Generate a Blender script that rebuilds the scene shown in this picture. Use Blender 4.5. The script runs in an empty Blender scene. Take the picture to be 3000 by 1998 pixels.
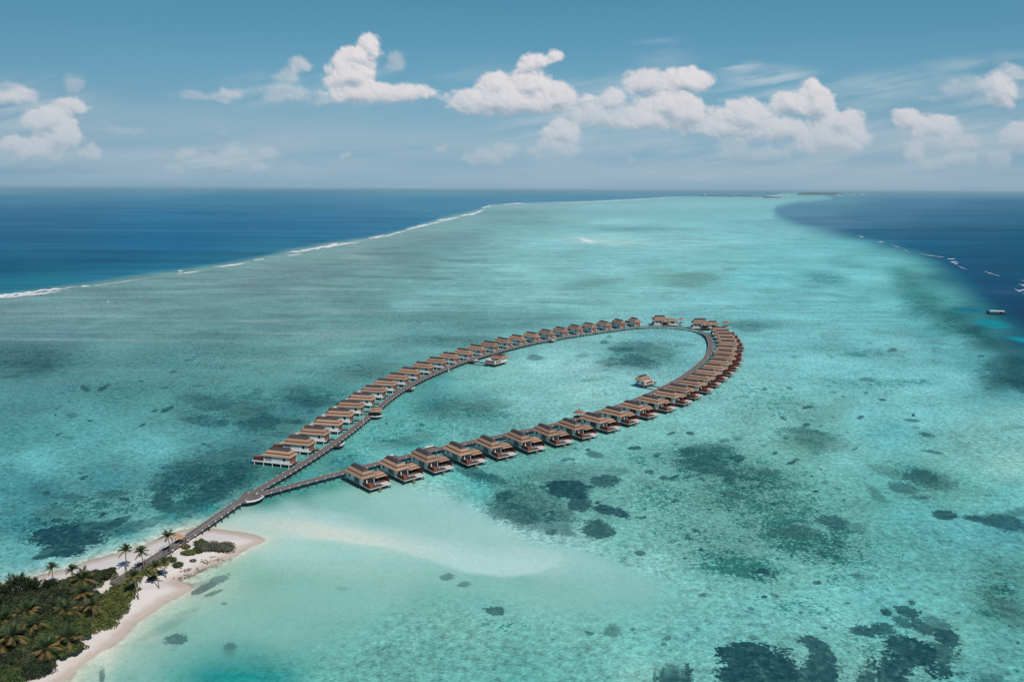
import bpy, math, random
import numpy as np
random.seed(7); rng = np.random.default_rng(11)
SC = bpy.context.scene; COL = SC.collection
# ------------------------------------------------------------------ survey: photo pixel (3000 wide) -> place on the sea
F = 2333.0; CAMH = 120.0; ROLL = math.radians(0.30); PITCH = math.atan(444 / F)
CP, SP, CR, SR = math.cos(PITCH), math.sin(PITCH), math.cos(ROLL), math.sin(ROLL)
def ray(px, py):
    x = (np.asarray(px, float) - 1500) / F; y = -(np.asarray(py, float) - 999) / F
    xr = x * CR - y * SR; yr = x * SR + y * CR
    return xr, CP + yr * SP, -SP + yr * CP
def G(px, py, z=0.0):
    a, b, c = ray(px, py); t = (z - CAMH) / c
    return np.array([a * t, b * t])
def fwd(X, Y, Z=0.0):
    dz = Z - CAMH; d = Y * CP - dz * SP; u = X / d; v = (Y * SP + dz * CP) / d
    x = u * CR + v * SR; y = -u * SR + v * CR
    return 1500 + x * F, 999 - y * F
def s2l(c):
    c = np.asarray(c, float) / 255.0
    return np.where(c <= 0.04045, c / 12.92, ((c + 0.055) / 1.055) ** 2.4)
def L(r, g, b): return tuple(s2l((r, g, b)))
def sst(a, b, x):
    t = np.clip((x - a) / (b - a), 0, 1); return t * t * (3 - 2 * t)
def vnoise(x, y, seed=0):
    xi = np.floor(x).astype(np.int64); yi = np.floor(y).astype(np.int64); fx = x - xi; fy = y - yi
    fx = fx * fx * (3 - 2 * fx); fy = fy * fy * (3 - 2 * fy)
    def h(a, b):
        n = (a * 374761393 + b * 668265263 + seed * 69069) & 0x7fffffff
        n = ((n ^ (n >> 13)) * 1274126177) & 0x7fffffff
        return ((n ^ (n >> 16)) & 0xffff) / 65535.0
    return (h(xi, yi) * (1 - fx) + h(xi + 1, yi) * fx) * (1 - fy) + (h(xi, yi + 1) * (1 - fx) + h(xi + 1, yi + 1) * fx) * fy
def fbm(x, y, seed=0, o=4):
    r = 0; a = 0.5
    for i in range(o):
        r = r + a * (vnoise(x, y, seed + i) - 0.5); x = x * 2.03; y = y * 2.03; a *= 0.5
    return r
# ------------------------------------------------------------------ objects
def tag(o, label=None, cat=None, group=None, kind=None):
    if label: o['label'] = label
    if cat: o['category'] = cat
    if group: o['group'] = group
    if kind: o['kind'] = kind
    return o
def empty(name, loc=(0, 0, 0), rz=0.0):
    o = bpy.data.objects.new(name, None); o.empty_display_size = 0.5
    o.location = loc; o.rotation_euler = (0, 0, rz); COL.objects.link(o); return o
def link_mesh(name, me, parent=None, loc=None, rz=0.0):
    o = bpy.data.objects.new(name, me); COL.objects.link(o)
    if parent: o.parent = parent
    if loc is not None: o.location = loc; o.rotation_euler = (0, 0, rz)
    return o
def kids(o): return [c for c in ALLKIDS.get(o.name, [])]
class MB:
    def __init__(s, my=1): s.v = []; s.f = []; s.m = []; s.mi = 0; s.my = my
    def add(s, vs, fs):
        n = len(s.v); s.v += [(a, b * s.my, c) for a, b, c in vs]
        for f in fs:
            f = [n + i for i in f]; s.f.append(f if s.my > 0 else f[::-1]); s.m.append(s.mi)
    def box(s, x0, x1, y0, y1, z0, z1): s.fr((x0, x1, y0, y1), z0, (x0, x1, y0, y1), z1)
    def fr(s, a, z0, b, z1):
        s.add([(a[0], a[2], z0), (a[1], a[2], z0), (a[1], a[3], z0), (a[0], a[3], z0),
               (b[0], b[2], z1), (b[1], b[2], z1), (b[1], b[3], z1), (b[0], b[3], z1)],
              [(3, 2, 1, 0), (4, 5, 6, 7), (0, 1, 5, 4), (1, 2, 6, 5), (2, 3, 7, 6), (3, 0, 4, 7)])
    def tube(s, p0, p1, r0, r1=None, n=6, caps=True):
        r1 = r0 if r1 is None else r1
        p0 = np.array(p0, float); p1 = np.array(p1, float); d = p1 - p0; d /= np.linalg.norm(d) + 1e-9
        a = np.cross(d, (0, 0, 1) if abs(d[2]) < .9 else (1, 0, 0)); a /= np.linalg.norm(a); b = np.cross(d, a)
        vs = []
        for p, r in ((p0, r0), (p1, r1)):
            for k in range(n):
                t = 2 * math.pi * k / n; vs.append(tuple(p + r * (a * math.cos(t) + b * math.sin(t))))
        fs = [(k, k + n, (k + 1) % n + n, (k + 1) % n) for k in range(n)]
        if caps: fs += [tuple(range(n)), tuple(range(2 * n - 1, n - 1, -1))]
        s.add(vs, fs)
    def mesh(s, name, mats):
        me = bpy.data.meshes.new(name); me.from_pydata([tuple(map(float, p)) for p in s.v], [], s.f)
        if not isinstance(mats, (list, tuple)): mats = [mats]
        for m in mats: me.materials.append(m)
        if len(mats) > 1: me.polygons.foreach_set('material_index', s.m)
        me.update(); return me
    def build(s, name, mats, parent=None, loc=None, rz=0.0): return link_mesh(name, s.mesh(name, mats), parent, loc, rz)
def copy_tree(o, parent=None, kidmap=None):
    kidmap = kidmap if kidmap is not None else {}
    c = o.copy(); COL.objects.link(c); c.parent = parent
    for ch in o.children: copy_tree(ch, c)
    return c
# ------------------------------------------------------------------ materials
def nt(m): m.use_nodes = True; return m.node_tree
def node(t, typ, **kw):
    n = t.nodes.new(typ)
    for k, v in kw.items(): setattr(n, k, v)
    return n
def mth(t, op, a, b=None, c=None, clamp=False):
    n = t.nodes.new('ShaderNodeMath'); n.operation = op; n.use_clamp = clamp
    for i, x in enumerate((a, b, c)):
        if x is None: continue
        if isinstance(x, (int, float)): n.inputs[i].default_value = x
        else: t.links.new(x, n.inputs[i])
    return n.outputs[0]
def smth(t, a, b, x):
    n = t.nodes.new('ShaderNodeMapRange'); n.interpolation_type = 'SMOOTHSTEP'
    t.links.new(x, n.inputs['Value'])
    for k, v in (('From Min', a), ('From Max', b)):
        if isinstance(v, (int, float)): n.inputs[k].default_value = v
        else: t.links.new(v, n.inputs[k])
    return n.outputs[0]
def vm(t, op, a, b=None):
    n = t.nodes.new('ShaderNodeVectorMath'); n.operation = op
    for i, x in enumerate((a, b)):
        if x is None: continue
        if isinstance(x, (tuple, list)): n.inputs[i].default_value = x
        else: t.links.new(x, n.inputs[i])
    return n.outputs[1] if op == 'LENGTH' else n.outputs[0]
def noise(t, vec, scale, detail=4, rough=0.55, dist=0.0):
    n = node(t, 'ShaderNodeTexNoise'); n.inputs['Scale'].default_value = scale; n.inputs['Detail'].default_value = detail
    n.inputs['Roughness'].default_value = rough; n.inputs['Distortion'].default_value = dist
    t.links.new(vec, n.inputs['Vector']); return n.outputs['Fac']
def mixc(t, fac, a, b, bt='MIX'):
    n = node(t, 'ShaderNodeMix', data_type='RGBA', blend_type=bt)
    for i, x in ((0, fac), (6, a), (7, b)):
        if isinstance(x, (int, float)): n.inputs[i].default_value = x
        elif isinstance(x, tuple): n.inputs[i].default_value = (*x[:3], 1)
        else: t.links.new(x, n.inputs[i])
    return n.outputs[2]
def mat(name, col, rough=0.7, var=0.12, scale=2.0, col2=None, spec=0.3, stretch=(1, 1, 1), thr=None, trans=0.0, vary=0.0):
    m = bpy.data.materials.new(name); t = nt(m); b = t.nodes['Principled BSDF']
    b.inputs['Roughness'].default_value = rough; b.inputs['Specular IOR Level'].default_value = spec
    g = node(t, 'ShaderNodeNewGeometry').outputs['Position']
    p = vm(t, 'MULTIPLY', g, tuple(stretch))
    n = noise(t, p, scale, 4, 0.6)
    c2 = col2 or tuple(x * (1 - 2.5 * var) for x in col); c1 = tuple(min(1, x * (1 + var)) for x in col) if not col2 else col
    f = smth(t, 0.3, 0.7, n) if thr is None else smth(t, thr - .06, thr + .06, n)
    if vary:
        oi = node(t, 'ShaderNodeObjectInfo').outputs['Random']; c_ = mixc(t, f, c2, c1)
        t.links.new(mixc(t, 1.0, c_, mixc(t, oi, (1 - vary,) * 3, (1 + vary, 1 + vary * .8, 1 + vary * .5)), 'MULTIPLY'), b.inputs['Base Color'])
    else: t.links.new(mixc(t, f, c2, c1), b.inputs['Base Color'])
    if trans:
        tr = node(t, 'ShaderNodeBsdfTranslucent'); t.links.new(mixc(t, f, c2, c1), tr.inputs[0])
        mx = node(t, 'ShaderNodeMixShader'); mx.inputs[0].default_value = trans
        t.links.new(b.outputs[0], mx.inputs[1]); t.links.new(tr.outputs[0], mx.inputs[2])
        t.links.new(mx.outputs[0], t.nodes['Material Output'].inputs[0])
    return m
M = dict(
    roof=mat('thatch_shingle', (.385, .247, .175), .85, .16, 3.0, stretch=(1, 1, 4), vary=.16),
    cap=mat('dark_roof_cap', (.078, .064, .064), .7, .15, 1.5),
    band=mat('dark_timber_band', (.12, .055, .04), .7, .1, 2),
    wall=mat('white_render', (.72, .72, .72), .6, .05, 1.2),
    wood=mat('orange_timber', (.37, .115, .045), .6, .15, 3, stretch=(3, 3, .5)),
    rust=mat('rust_timber', (.24, .075, .038), .65, .15, 3),
    brown=mat('red_brown_timber', (.12, .036, .026), .65, .15, 3, stretch=(3, 3, .5)),
    glass=mat('dark_glass', (.02, .03, .035), .15, .1, 1, spec=.6),
    louvre=mat('grey_louvre', (.30, .31, .33), .6, .12, 2, stretch=(.3, .3, 12)),
    deck=mat('weathered_deck', (.185, .152, .145), .8, .13, 1.1),
    deckdark=mat('brown_deck', (.10, .07, .06), .8, .13, 2),
    pale=mat('pale_stone_deck', (.66, .58, .53), .7, .06, 1.5),
    pile=mat('dark_pile', (.06, .055, .05), .8, .15, 2),
    white=mat('white_paint', (.8, .8, .78), .5, .03, 1),
    rail=mat('grey_rail', (.27, .235, .215), .7, .1, 2),
    railpale=mat('silvered_rail', (.42, .39, .37), .7, .08, 2),
    blue=mat('blue_cushion', (.05, .16, .42), .8, .05, 2),
    trunk=mat('palm_bark', (.26, .21, .16), .9, .2, 3, stretch=(1, 1, 3)),
    palmg=mat('palm_green', (.070, .10, .036), .5, .3, .8, col2=(.035, .060, .022), trans=.25),
    palmo=mat('palm_dry', (.29, .19, .07), .7, .2, .8, col2=(.12, .10, .032), trans=.2),
    leafd=mat('dark_foliage', (.064, .088, .036), .6, .3, .5, col2=(.026, .040, .020), trans=.2, vary=.35),
    leafm=mat('green_foliage', (.105, .145, .038), .6, .3, .5, col2=(.042, .066, .024), trans=.25, vary=.35),
    leafl=mat('light_scrub', (.165, .185, .048), .6, .3, .4, col2=(.075, .10, .028), trans=.25),
    leafg=mat('grey_twiggy_scrub', (.14, .14, .10), .8, .2, .6, col2=(.07, .075, .05)),
    twig=mat('bare_twigs', (.24, .20, .18), .9, .2, 2),
    hull=mat('dark_hull', (.03, .02, .03), .4, .1, 1),
)
# ------------------------------------------------------------------ camera, sun, sky
cam = bpy.data.cameras.new('camera'); co = bpy.data.objects.new('camera', cam); COL.objects.link(co)
cam.sensor_width = 36; cam.lens = 36 * F / 3000; cam.clip_start = 1; cam.clip_end = 200000
from mathutils import Matrix, Vector
fwdv = Vector((0, CP, -SP)); rgt = Vector((1, 0, 0)); up = Vector((0, SP, CP))
rgt2 = rgt * CR + up * SR * 1; up2 = up * CR - rgt * SR
# image x axis in world = (CR, SR) in (right, up); image y axis = (-SR, CR)
mm = Matrix((rgt2, up2, -fwdv)).transposed().to_4x4(); mm.translation = (0, 0, CAMH)
co.matrix_world = mm; SC.camera = co
SUN_EL = math.radians(50); sdir = Vector((0.57, -0.82, 0)).normalized()   # towards the sun
sun = bpy.data.lights.new('sun', 'SUN'); sun.energy = 3.6; sun.angle = math.radians(0.55); sun.color = (1, .95, .88)
so = bpy.data.objects.new('sun', sun); COL.objects.link(so)
tosun = Vector((sdir.x * math.cos(SUN_EL), sdir.y * math.cos(SUN_EL), math.sin(SUN_EL)))
so.rotation_euler = tosun.to_track_quat('Z', 'Y').to_euler()
SC.view_settings.view_transform = 'Standard'; SC.view_settings.look = 'None'
SC.view_settings.gamma = 1; SC.view_settings.exposure = 0
SC.cycles.max_bounces = 5; SC.cycles.transparent_max_bounces = 8; SC.cycles.volume_bounces = 0
SC.cycles.caustics_reflective = False; SC.cycles.caustics_refractive = False

D2 = 1.2744   # overview -> survey pixels
# cumulus lobes: x, y, rx, ry, weight (survey pixels): each becomes a direction in the sky
def Z1(x, y, rx, ry, w): return (x * .637, y * .637, rx * .637, ry * .637, w)
def Z2(x, y, rx, ry, w): return (1500 + x * .637, y * .637, rx * .637, ry * .637, w)
CUM = [Z1(40, 455, 95, 50, .8), Z1(100, 425, 60, 35, .8), Z1(330, 490, 75, 42, .85), Z1(215, 560, 110, 70, 1), Z1(260, 640, 100, 75, 1),
       Z1(170, 690, 130, 55, 1), Z1(60, 670, 55, 45, .9), Z1(330, 390, 55, 55, .38), Z1(430, 710, 48, 38, .7), Z1(20, 395, 90, 25, .35),
       Z1(1705, 225, 55, 62, 1), Z1(1630, 270, 90, 55, 1), Z1(1610, 350, 115, 75, 1), Z1(1660, 430, 160, 62, 1), Z1(1800, 440, 150, 50, 1),
       Z1(1880, 440, 85, 40, .9), Z1(1820, 290, 55, 50, .4), Z1(1480, 465, 70, 28, .4), Z1(1380, 305, 50, 45, .6), Z1(1320, 355, 55, 35, .55),
       Z1(1300, 440, 100, 55, .45), Z1(900, 445, 120, 28, .38), Z1(1050, 450, 85, 42, .55), Z1(1080, 710, 65, 42, .6), Z1(1110, 770, 120, 45, .6),
       Z1(860, 715, 48, 32, .62), Z1(940, 725, 60, 28, .42), Z1(1220, 710, 70, 32, .55), Z1(800, 780, 60, 22, .4), Z1(1590, 722, 30, 24, .5),
       Z1(2025, 680, 34, 20, .55), Z1(560, 600, 120, 22, .32), Z1(1350, 770, 50, 26, .38), Z1(2230, 725, 110, 42, .55), Z1(2320, 700, 50, 35, .5),
       Z1(2280, 400, 90, 60, .95), Z1(2300, 470, 200, 72, .95), Z1(2130, 470, 90, 50, .8), Z1(1030, 620, 40, 14, .3), Z1(740, 725, 30, 16, .35),
       Z2(70, 300, 50, 48, 1), Z2(120, 290, 50, 42, 1), Z2(195, 270, 46, 34, 1), Z2(80, 400, 110, 70, 1), Z2(60, 480, 180, 65, 1), Z2(200, 450, 90, 70, .85),
       Z2(230, 620, 80, 62, .9), Z2(190, 700, 110, 62, .62), Z2(340, 470, 52, 34, .85), Z2(460, 460, 70, 55, .8), Z2(620, 390, 120, 62, .82),
       Z2(800, 380, 120, 66, .9), Z2(720, 500, 130, 80, .95), Z2(620, 560, 190, 60, .9), Z2(810, 530, 95, 88, 1), Z2(420, 540, 150, 55, .7),
       Z2(1060, 540, 130, 80, 1), Z2(1000, 600, 210, 42, .85), Z2(1375, 420, 55, 52, 1), Z2(1270, 480, 85, 65, .92), Z2(1400, 490, 75, 85, 1),
       Z2(1500, 570, 110, 65, 1), Z2(1470, 650, 160, 85, .85), Z2(1240, 600, 110, 60, .92), Z2(1195, 495, 30, 30, .7), Z2(1100, 710, 180, 45, .5), Z2(1020, 670, 60, 30, .55),
       Z2(1810, 550, 68, 58, .92), Z2(1940, 600, 120, 66, .9), Z2(1990, 660, 150, 70, .62), Z2(1855, 710, 52, 50, .8), Z2(2000, 740, 150, 55, .5),
       Z2(2250, 420, 75, 90, .85), Z2(2110, 410, 130, 55, .5), Z2(2300, 330, 70, 40, .6), Z2(2340, 640, 90, 80, .75), Z2(2240, 740, 70, 50, .5),
       Z2(545, 740, 30, 20, .4), Z2(862, 742, 22, 16, .45), Z2(1960, 450, 120, 20, .3)]
WISP = [Z2(500, 500, 620, 150, .75), Z2(1350, 560, 420, 170, .7), Z2(2000, 640, 340, 140, .6), Z1(150, 560, 330, 190, .5), Z1(1650, 400, 260, 110, .45), Z1(1050, 740, 380, 70, .55), Z2(200, 640, 300, 120, .5), Z1(1250, 420, 220, 90, .45), Z2(2250, 420, 260, 140, .55), Z2(1180, 360, 230, 55, 1.0), Z2(1050, 305, 110, 28, .9), Z2(1150, 430, 420, 60, .6), Z2(1700, 400, 420, 70, .55), Z2(2150, 290, 330, 40, .45),
        Z2(650, 190, 130, 22, .25), Z2(350, 400, 320, 60, .35), Z1(2250, 330, 300, 60, .25), Z2(600, 680, 560, 110, .35), Z2(2000, 360, 200, 50, .3),
        Z2(1500, 720, 500, 90, .3), Z1(1000, 740, 500, 80, .22), Z2(700, 280, 150, 60, .25)]
def aze(px, py):
    a, b, c = ray(px, py); n = math.sqrt(a * a + b * b + c * c)
    return math.atan2(a, b), math.asin(c / n)
W = bpy.data.worlds.new('World'); SC.world = W; W.use_nodes = True; wt = W.node_tree
W.cycles.sampling_method = 'MANUAL'; W.cycles.sample_map_resolution = 256
bg = wt.nodes['Background']; bg.inputs[1].default_value = 0.1
sky = node(wt, 'ShaderNodeTexSky', sky_type='NISHITA', sun_disc=False)
sky.sun_elevation = SUN_EL; sky.sun_rotation = math.atan2(sdir.x, sdir.y)
STOPS = [(-.05, (134, 167, 188)), (0.0, (134, 167, 188)), (0.025, (137, 171, 192)), (0.07, (132, 172, 193)), (0.12, (112, 165, 190)), (0.17, (94, 152, 182)), (0.225, (80, 139, 171)), (.36, (52, 100, 140)), (.6, (40, 82, 125)), (1.6, (36, 76, 120))]
tc = node(wt, 'ShaderNodeTexCoord').outputs['Generated']
sx = node(wt, 'ShaderNodeSeparateXYZ'); wt.links.new(tc, sx.inputs[0])
el = mth(wt, 'ARCSINE', sx.outputs[2])
ramp = node(wt, 'ShaderNodeValToRGB'); wt.links.new(mth(wt, 'MULTIPLY_ADD', el, 1 / 1.65, .05 / 1.65), ramp.inputs[0])
cr = ramp.color_ramp
while len(cr.elements) < len(STOPS): cr.elements.new(.5)
for e_, (p, c) in zip(cr.elements, STOPS): e_.position = (p + .05) / 1.65; e_.color = (*L(*c), 1)
skyc = mixc(wt, 1.0, ramp.outputs[0], (10, 10, 10), 'MULTIPLY')
wt.links.new(mixc(wt, 0.12, skyc, sky.outputs[0]), bg.inputs[0])
# sky backdrop with the clouds of the day, 85 km out
def sky_backdrop():
    R = 85000.0
    ca = np.concatenate([np.linspace(-1.25, -.62, 70)[:-1], np.linspace(-.62, .62, 1500), np.linspace(.62, 1.25, 70)[1:]])
    ce = np.concatenate([[-.012, -.004], np.linspace(0, .225, 400), np.linspace(.23, .42, 40)])
    A, E = np.meshgrid(ca, ce)
    # survey pixel of each direction
    X = R * np.cos(E) * np.sin(A); Y = R * np.cos(E) * np.cos(A); Zc = R * np.sin(E)
    px, py = fwd(X, Y, CAMH + Zc)
    base = np.stack([np.interp(E, [p for p, _ in STOPS], [float(s2l(c)[i]) for _, c in STOPS]) for i in range(3)], -1)
    side = sst(.15, .75, np.abs(A))[..., None] * .22
    base = base * (1 - side * sst(.42, .25, E)[..., None]) + s2l((70, 118, 150)) * side * sst(.42, .25, E)[..., None]
    def lobes(dx=0, dy=0):
        rx_, ry_ = px * .8 + py * .6, py * .8 - px * .6
        wx = px + dx + 34 * fbm(rx_ / 46, ry_ / 46, 3, 5); wy = py + dy + 28 * fbm(rx_ / 46 + 9, ry_ / 46, 13, 5)
        f = np.full(px.shape, -2.0)
        for (x, y, rx, ry, w) in CUM:
            u = (wx - x) / (rx * 1.14); v = (wy - y) / (ry * 1.17); v = np.where(v > 0, v * 1.35, v)
            d = (1 - np.sqrt(u * u + v * v)) * (min(rx, ry) / 34.0) ** .6 * 1.25
            d = np.where(d > 0, d, d * 1.0); hh = np.clip(.6 - np.abs(f - d), 0, 1) / .6
            f = np.maximum(f, d) + hh * hh * .6 * .22
        return f
    def wgt():
        num = np.zeros(px.shape); den = np.full(px.shape, 1e-6)
        for (x, y, rx, ry, w) in CUM:
            q = ((px - x) / rx) ** 2 + ((py - y) / ry) ** 2; k = np.exp(-q * 1.6) + 1e-9 / (1 + q); num += w * k; den += k
        return num / den
    def bill(x, y, sd, o=4):
        r = 0; a = .5
        for i in range(o):
            r = r + a * (np.abs(2 * vnoise(x, y, sd + i) - 1) - .5); x, y = (x * .8 + y * .6) * 2.1 + 3, (y * .8 - x * .6) * 2.1 + 7; a *= .50
        return r
    wq = wgt()
    f = lobes()
    b3 = bill((px * .9 + py * .43) / 44, (py * .9 - px * .43) / 38, 40, 3); det = .8 * b3 + .6 * fbm((px + py * .5) / 30, (py - px * .5) / 24, 90, 6)
    Dn = f + det * .60
    low = sst(470, 550, py)
    Dn = Dn + .22 * fbm(px / 8, py / 8, 17, 3); alpha = sst(-.20, .62 - .34 * wq, Dn) * np.clip((wq - .05) * 1.12, 0, .97)
    fb = fbm(px / 70, py / 50, 33, 4); alpha = alpha * (1 - .25 * low) * (1 - .5 * sst(.0, .22, fb) * (1 - sst(.55, .9, wq)))
    th = np.sqrt(np.clip(f + b3 * .85 + fbm((px + py * .5) / 22, (py - px * .5) / 20, 95, 3) * .35 + .15, 0, 3)) * 30.0
    for _ in range(3): th[1:-1, 1:-1] = .25 * th[1:-1, 1:-1] * 2 + .125 * (th[2:, 1:-1] + th[:-2, 1:-1] + th[1:-1, 2:] + th[1:-1, :-2])
    gy, gx = np.gradient(th); gxp = gx / np.maximum(np.gradient(px, axis=1), .3); gyp = gy / np.minimum(np.gradient(py, axis=0), -.3)
    nx, ny, nz = -gxp, gyp * 1.0, np.ones_like(gxp) * 1.15      # ny up in the sky
    ln = np.sqrt(nx * nx + ny * ny + nz * nz)
    lam = (nx * .42 + ny * .52 + nz * .74) / ln
    under = sst(.1, 1.1, lobes(0, -26) - f * .55)               # thick cloud above: underside
    lit = np.clip(.56 + .46 * np.clip(lam, -.4, 1) + .06 * det - .60 * under * sst(-.5, .4, ny / ln * -1 + .25), 0, 1)
    lit = lit * (.70 + .30 * np.clip(wq * 1.1, 0, 1))
    hi = s2l((228, 223, 225)); lo = s2l((150, 168, 184))
    cc = lo + (hi - lo) * (lit ** 1.25)[..., None]
    hz = (sst(.15, .01, E) * .74)[..., None]
    cc = cc * (1 - hz) + hz * s2l((160, 182, 196))
    wisp = np.zeros(px.shape)
    for (x, y, rx, ry, w) in WISP: wisp = np.maximum(wisp, w * sst(1.5, 0, np.sqrt(((px - x) / rx) ** 2 + ((py - y + (px - x) * .10 * (x > 2400)) / ry) ** 2)))
    st = fbm((px + py * 1.5) / 170, (py + px * .18) / 22, 55, 6) + .5 * fbm(px / 90, py / 30, 58, 5)
    wisp = np.clip(wisp * sst(-.30, .30, st) * .72, 0, .8)[..., None]
    # thin murk low over the sea
    murk = (np.clip(.5 + 1.7 * fbm(px / 420, py / 46, 70, 6), 0, 1) * sst(.13, .03, E) * sst(-.01, .015, E) * .62)[..., None]
    col = base * (1 - murk) + murk * s2l((170, 188, 200))
    col = col * (1 - wisp) + wisp * s2l((205, 212, 218))
    al = alpha[..., None]; col = col * (1 - al) + al * cc
    edge = sst(1.25, 1.0, np.abs(A))[..., None]
    return X, Y, CAMH + Zc, col
# ------------------------------------------------------------------ island outline and terrain
SHORE = [(-260, 1790), (-120, 1745), (0, 1722), (70, 1702), (120, 1688), (190, 1672), (250, 1650), (314, 1632), (377, 1614), (435, 1593),
         (494, 1570), (530, 1556), (575, 1549), (610, 1551), (640, 1554), (690, 1560), (735, 1569), (768, 1583), (748, 1592), (712, 1606), (690, 1622), (655, 1640),
         (620, 1652), (585, 1668), (560, 1686), (520, 1697), (512, 1703), (545, 1712), (560, 1722), (530, 1738), (484, 1761), (441, 1790), (399, 1818), (349, 1868),
         (286, 1915), (222, 1962), (175, 2000), (120, 2060), (40, 2160), (-60, 2300), (-400, 2300)]
SH = np.array([G(x, y, 0) for x, y in SHORE])
def sdist(X, Y, poly):
    """signed distance to a closed polygon, positive inside"""
    X = np.asarray(X, float); Y = np.asarray(Y, float); best = np.full(X.shape, 1e9); ins = np.zeros(X.shape, bool); n = len(poly)
    for i in range(n):
        ax, ay = poly[i]; bx, by = poly[(i + 1) % n]; dx, dy = bx - ax, by - ay
        t = np.clip(((X - ax) * dx + (Y - ay) * dy) / (dx * dx + dy * dy + 1e-12), 0, 1)
        best = np.minimum(best, np.hypot(X - ax - t * dx, Y - ay - t * dy))
        c = (ay > Y) != (by > Y)
        xi = ax + (Y - ay) * dx / (dy if abs(dy) > 1e-12 else 1e-12)
        ins ^= c & (X < xi)
    return np.where(ins, best, -best)
def island_d(X, Y): return sdist(X, Y, SH) + 1.1 * fbm(X / 9, Y / 9, 5, 3)
def land_z(X, Y):
    d = island_d(X, Y)
    up_ = 0.10 * np.clip(d, 0, 3) + .9 * sst(1.5, 11, d) + .25 * fbm(X / 6, Y / 6, 9, 3) * sst(2, 8, d)
    return np.where(d > 0, up_, 0.11 * d)
def gz(x, y): return float(land_z(np.array([x]), np.array([y]))[0])
gx = np.arange(-215, -68, .8); gy = np.arange(120, 285, .8)
XX, YY = np.meshgrid(gx, gy); ZZ = land_z(XX, YY)
def grid_mesh(name, XX, YY, ZZ, mats, keep=None, attrs=None):
    ny, nx = XX.shape; me = bpy.data.meshes.new(name)
    vid = np.arange(nx * ny).reshape(ny, nx)
    q = np.stack([vid[:-1, :-1], vid[:-1, 1:], vid[1:, 1:], vid[1:, :-1]], -1).reshape(-1, 4)
    if keep is not None:
        k = keep[:-1, :-1] | keep[:-1, 1:] | keep[1:, 1:] | keep[1:, :-1]; q = q[k.reshape(-1)]
    me.vertices.add(nx * ny); me.vertices.foreach_set('co', np.stack([XX, YY, ZZ], -1).astype(np.float32).ravel())
    me.loops.add(q.size); me.loops.foreach_set('vertex_index', q.astype(np.int32).ravel())
    me.polygons.add(len(q)); me.polygons.foreach_set('loop_start', np.arange(0, q.size, 4, dtype=np.int32))
    try: me.polygons.foreach_set('loop_total', np.full(len(q), 4, dtype=np.int32))
    except Exception: pass
    me.update(calc_edges=True)
    for k, a in (attrs or {}).items():
        if a.ndim == 3:
            at = me.attributes.new(k, 'FLOAT_COLOR', 'POINT'); c = np.ones(a.shape[:2] + (4,), np.float32); c[..., :3] = a
            at.data.foreach_set('color', c.ravel())
        else:
            at = me.attributes.new(k, 'FLOAT', 'POINT'); at.data.foreach_set('value', a.astype(np.float32).ravel())
    me.polygons.foreach_set('use_smooth', np.ones(len(me.polygons), bool))
    me.materials.append(mats); me.validate(); return link_mesh(name, me)
ms = bpy.data.materials.new('coral_sand'); t = nt(ms); b = t.nodes['Principled BSDF']; b.inputs['Roughness'].default_value = .9; b.inputs['Specular IOR Level'].default_value = .15
g_ = node(t, 'ShaderNodeNewGeometry').outputs['Position']; sxz = node(t, 'ShaderNodeSeparateXYZ'); t.links.new(g_, sxz.inputs[0])
n1 = noise(t, g_, .35, 6, .6); n2 = noise(t, g_, 2.2, 5, .6)
hh = mth(t, 'MULTIPLY_ADD', n1, .5, sxz.outputs[2])
dry = smth(t, .30, .78, hh)
c = mixc(t, dry, (.58, .48, .40), (.80, .745, .705)); c = mixc(t, smth(t, .2, .8, n2), mixc(t, .5, c, (.50, .42, .37)), c)
c = mixc(t, smth(t, .05, .30, hh), (.42, .36, .29), c)
c = mixc(t, mth(t, 'MULTIPLY', smth(t, .64, .72, noise(t, g_, .9, 5, .7)), .35), c, (.22, .17, .12))
t.links.new(c, b.inputs['Base Color'])
bp = node(t, 'ShaderNodeBump'); bp.inputs['Strength'].default_value = .35; bp.inputs['Distance'].default_value = .3; t.links.new(n2, bp.inputs['Height']); t.links.new(bp.outputs[0], b.inputs['Normal'])
isl = grid_mesh('sand_island', XX, YY, ZZ, ms, keep=(ZZ > -1.2)); tag(isl, 'white coral sand island with curved beach at the foot of the jetty', 'island', kind='structure')

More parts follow.
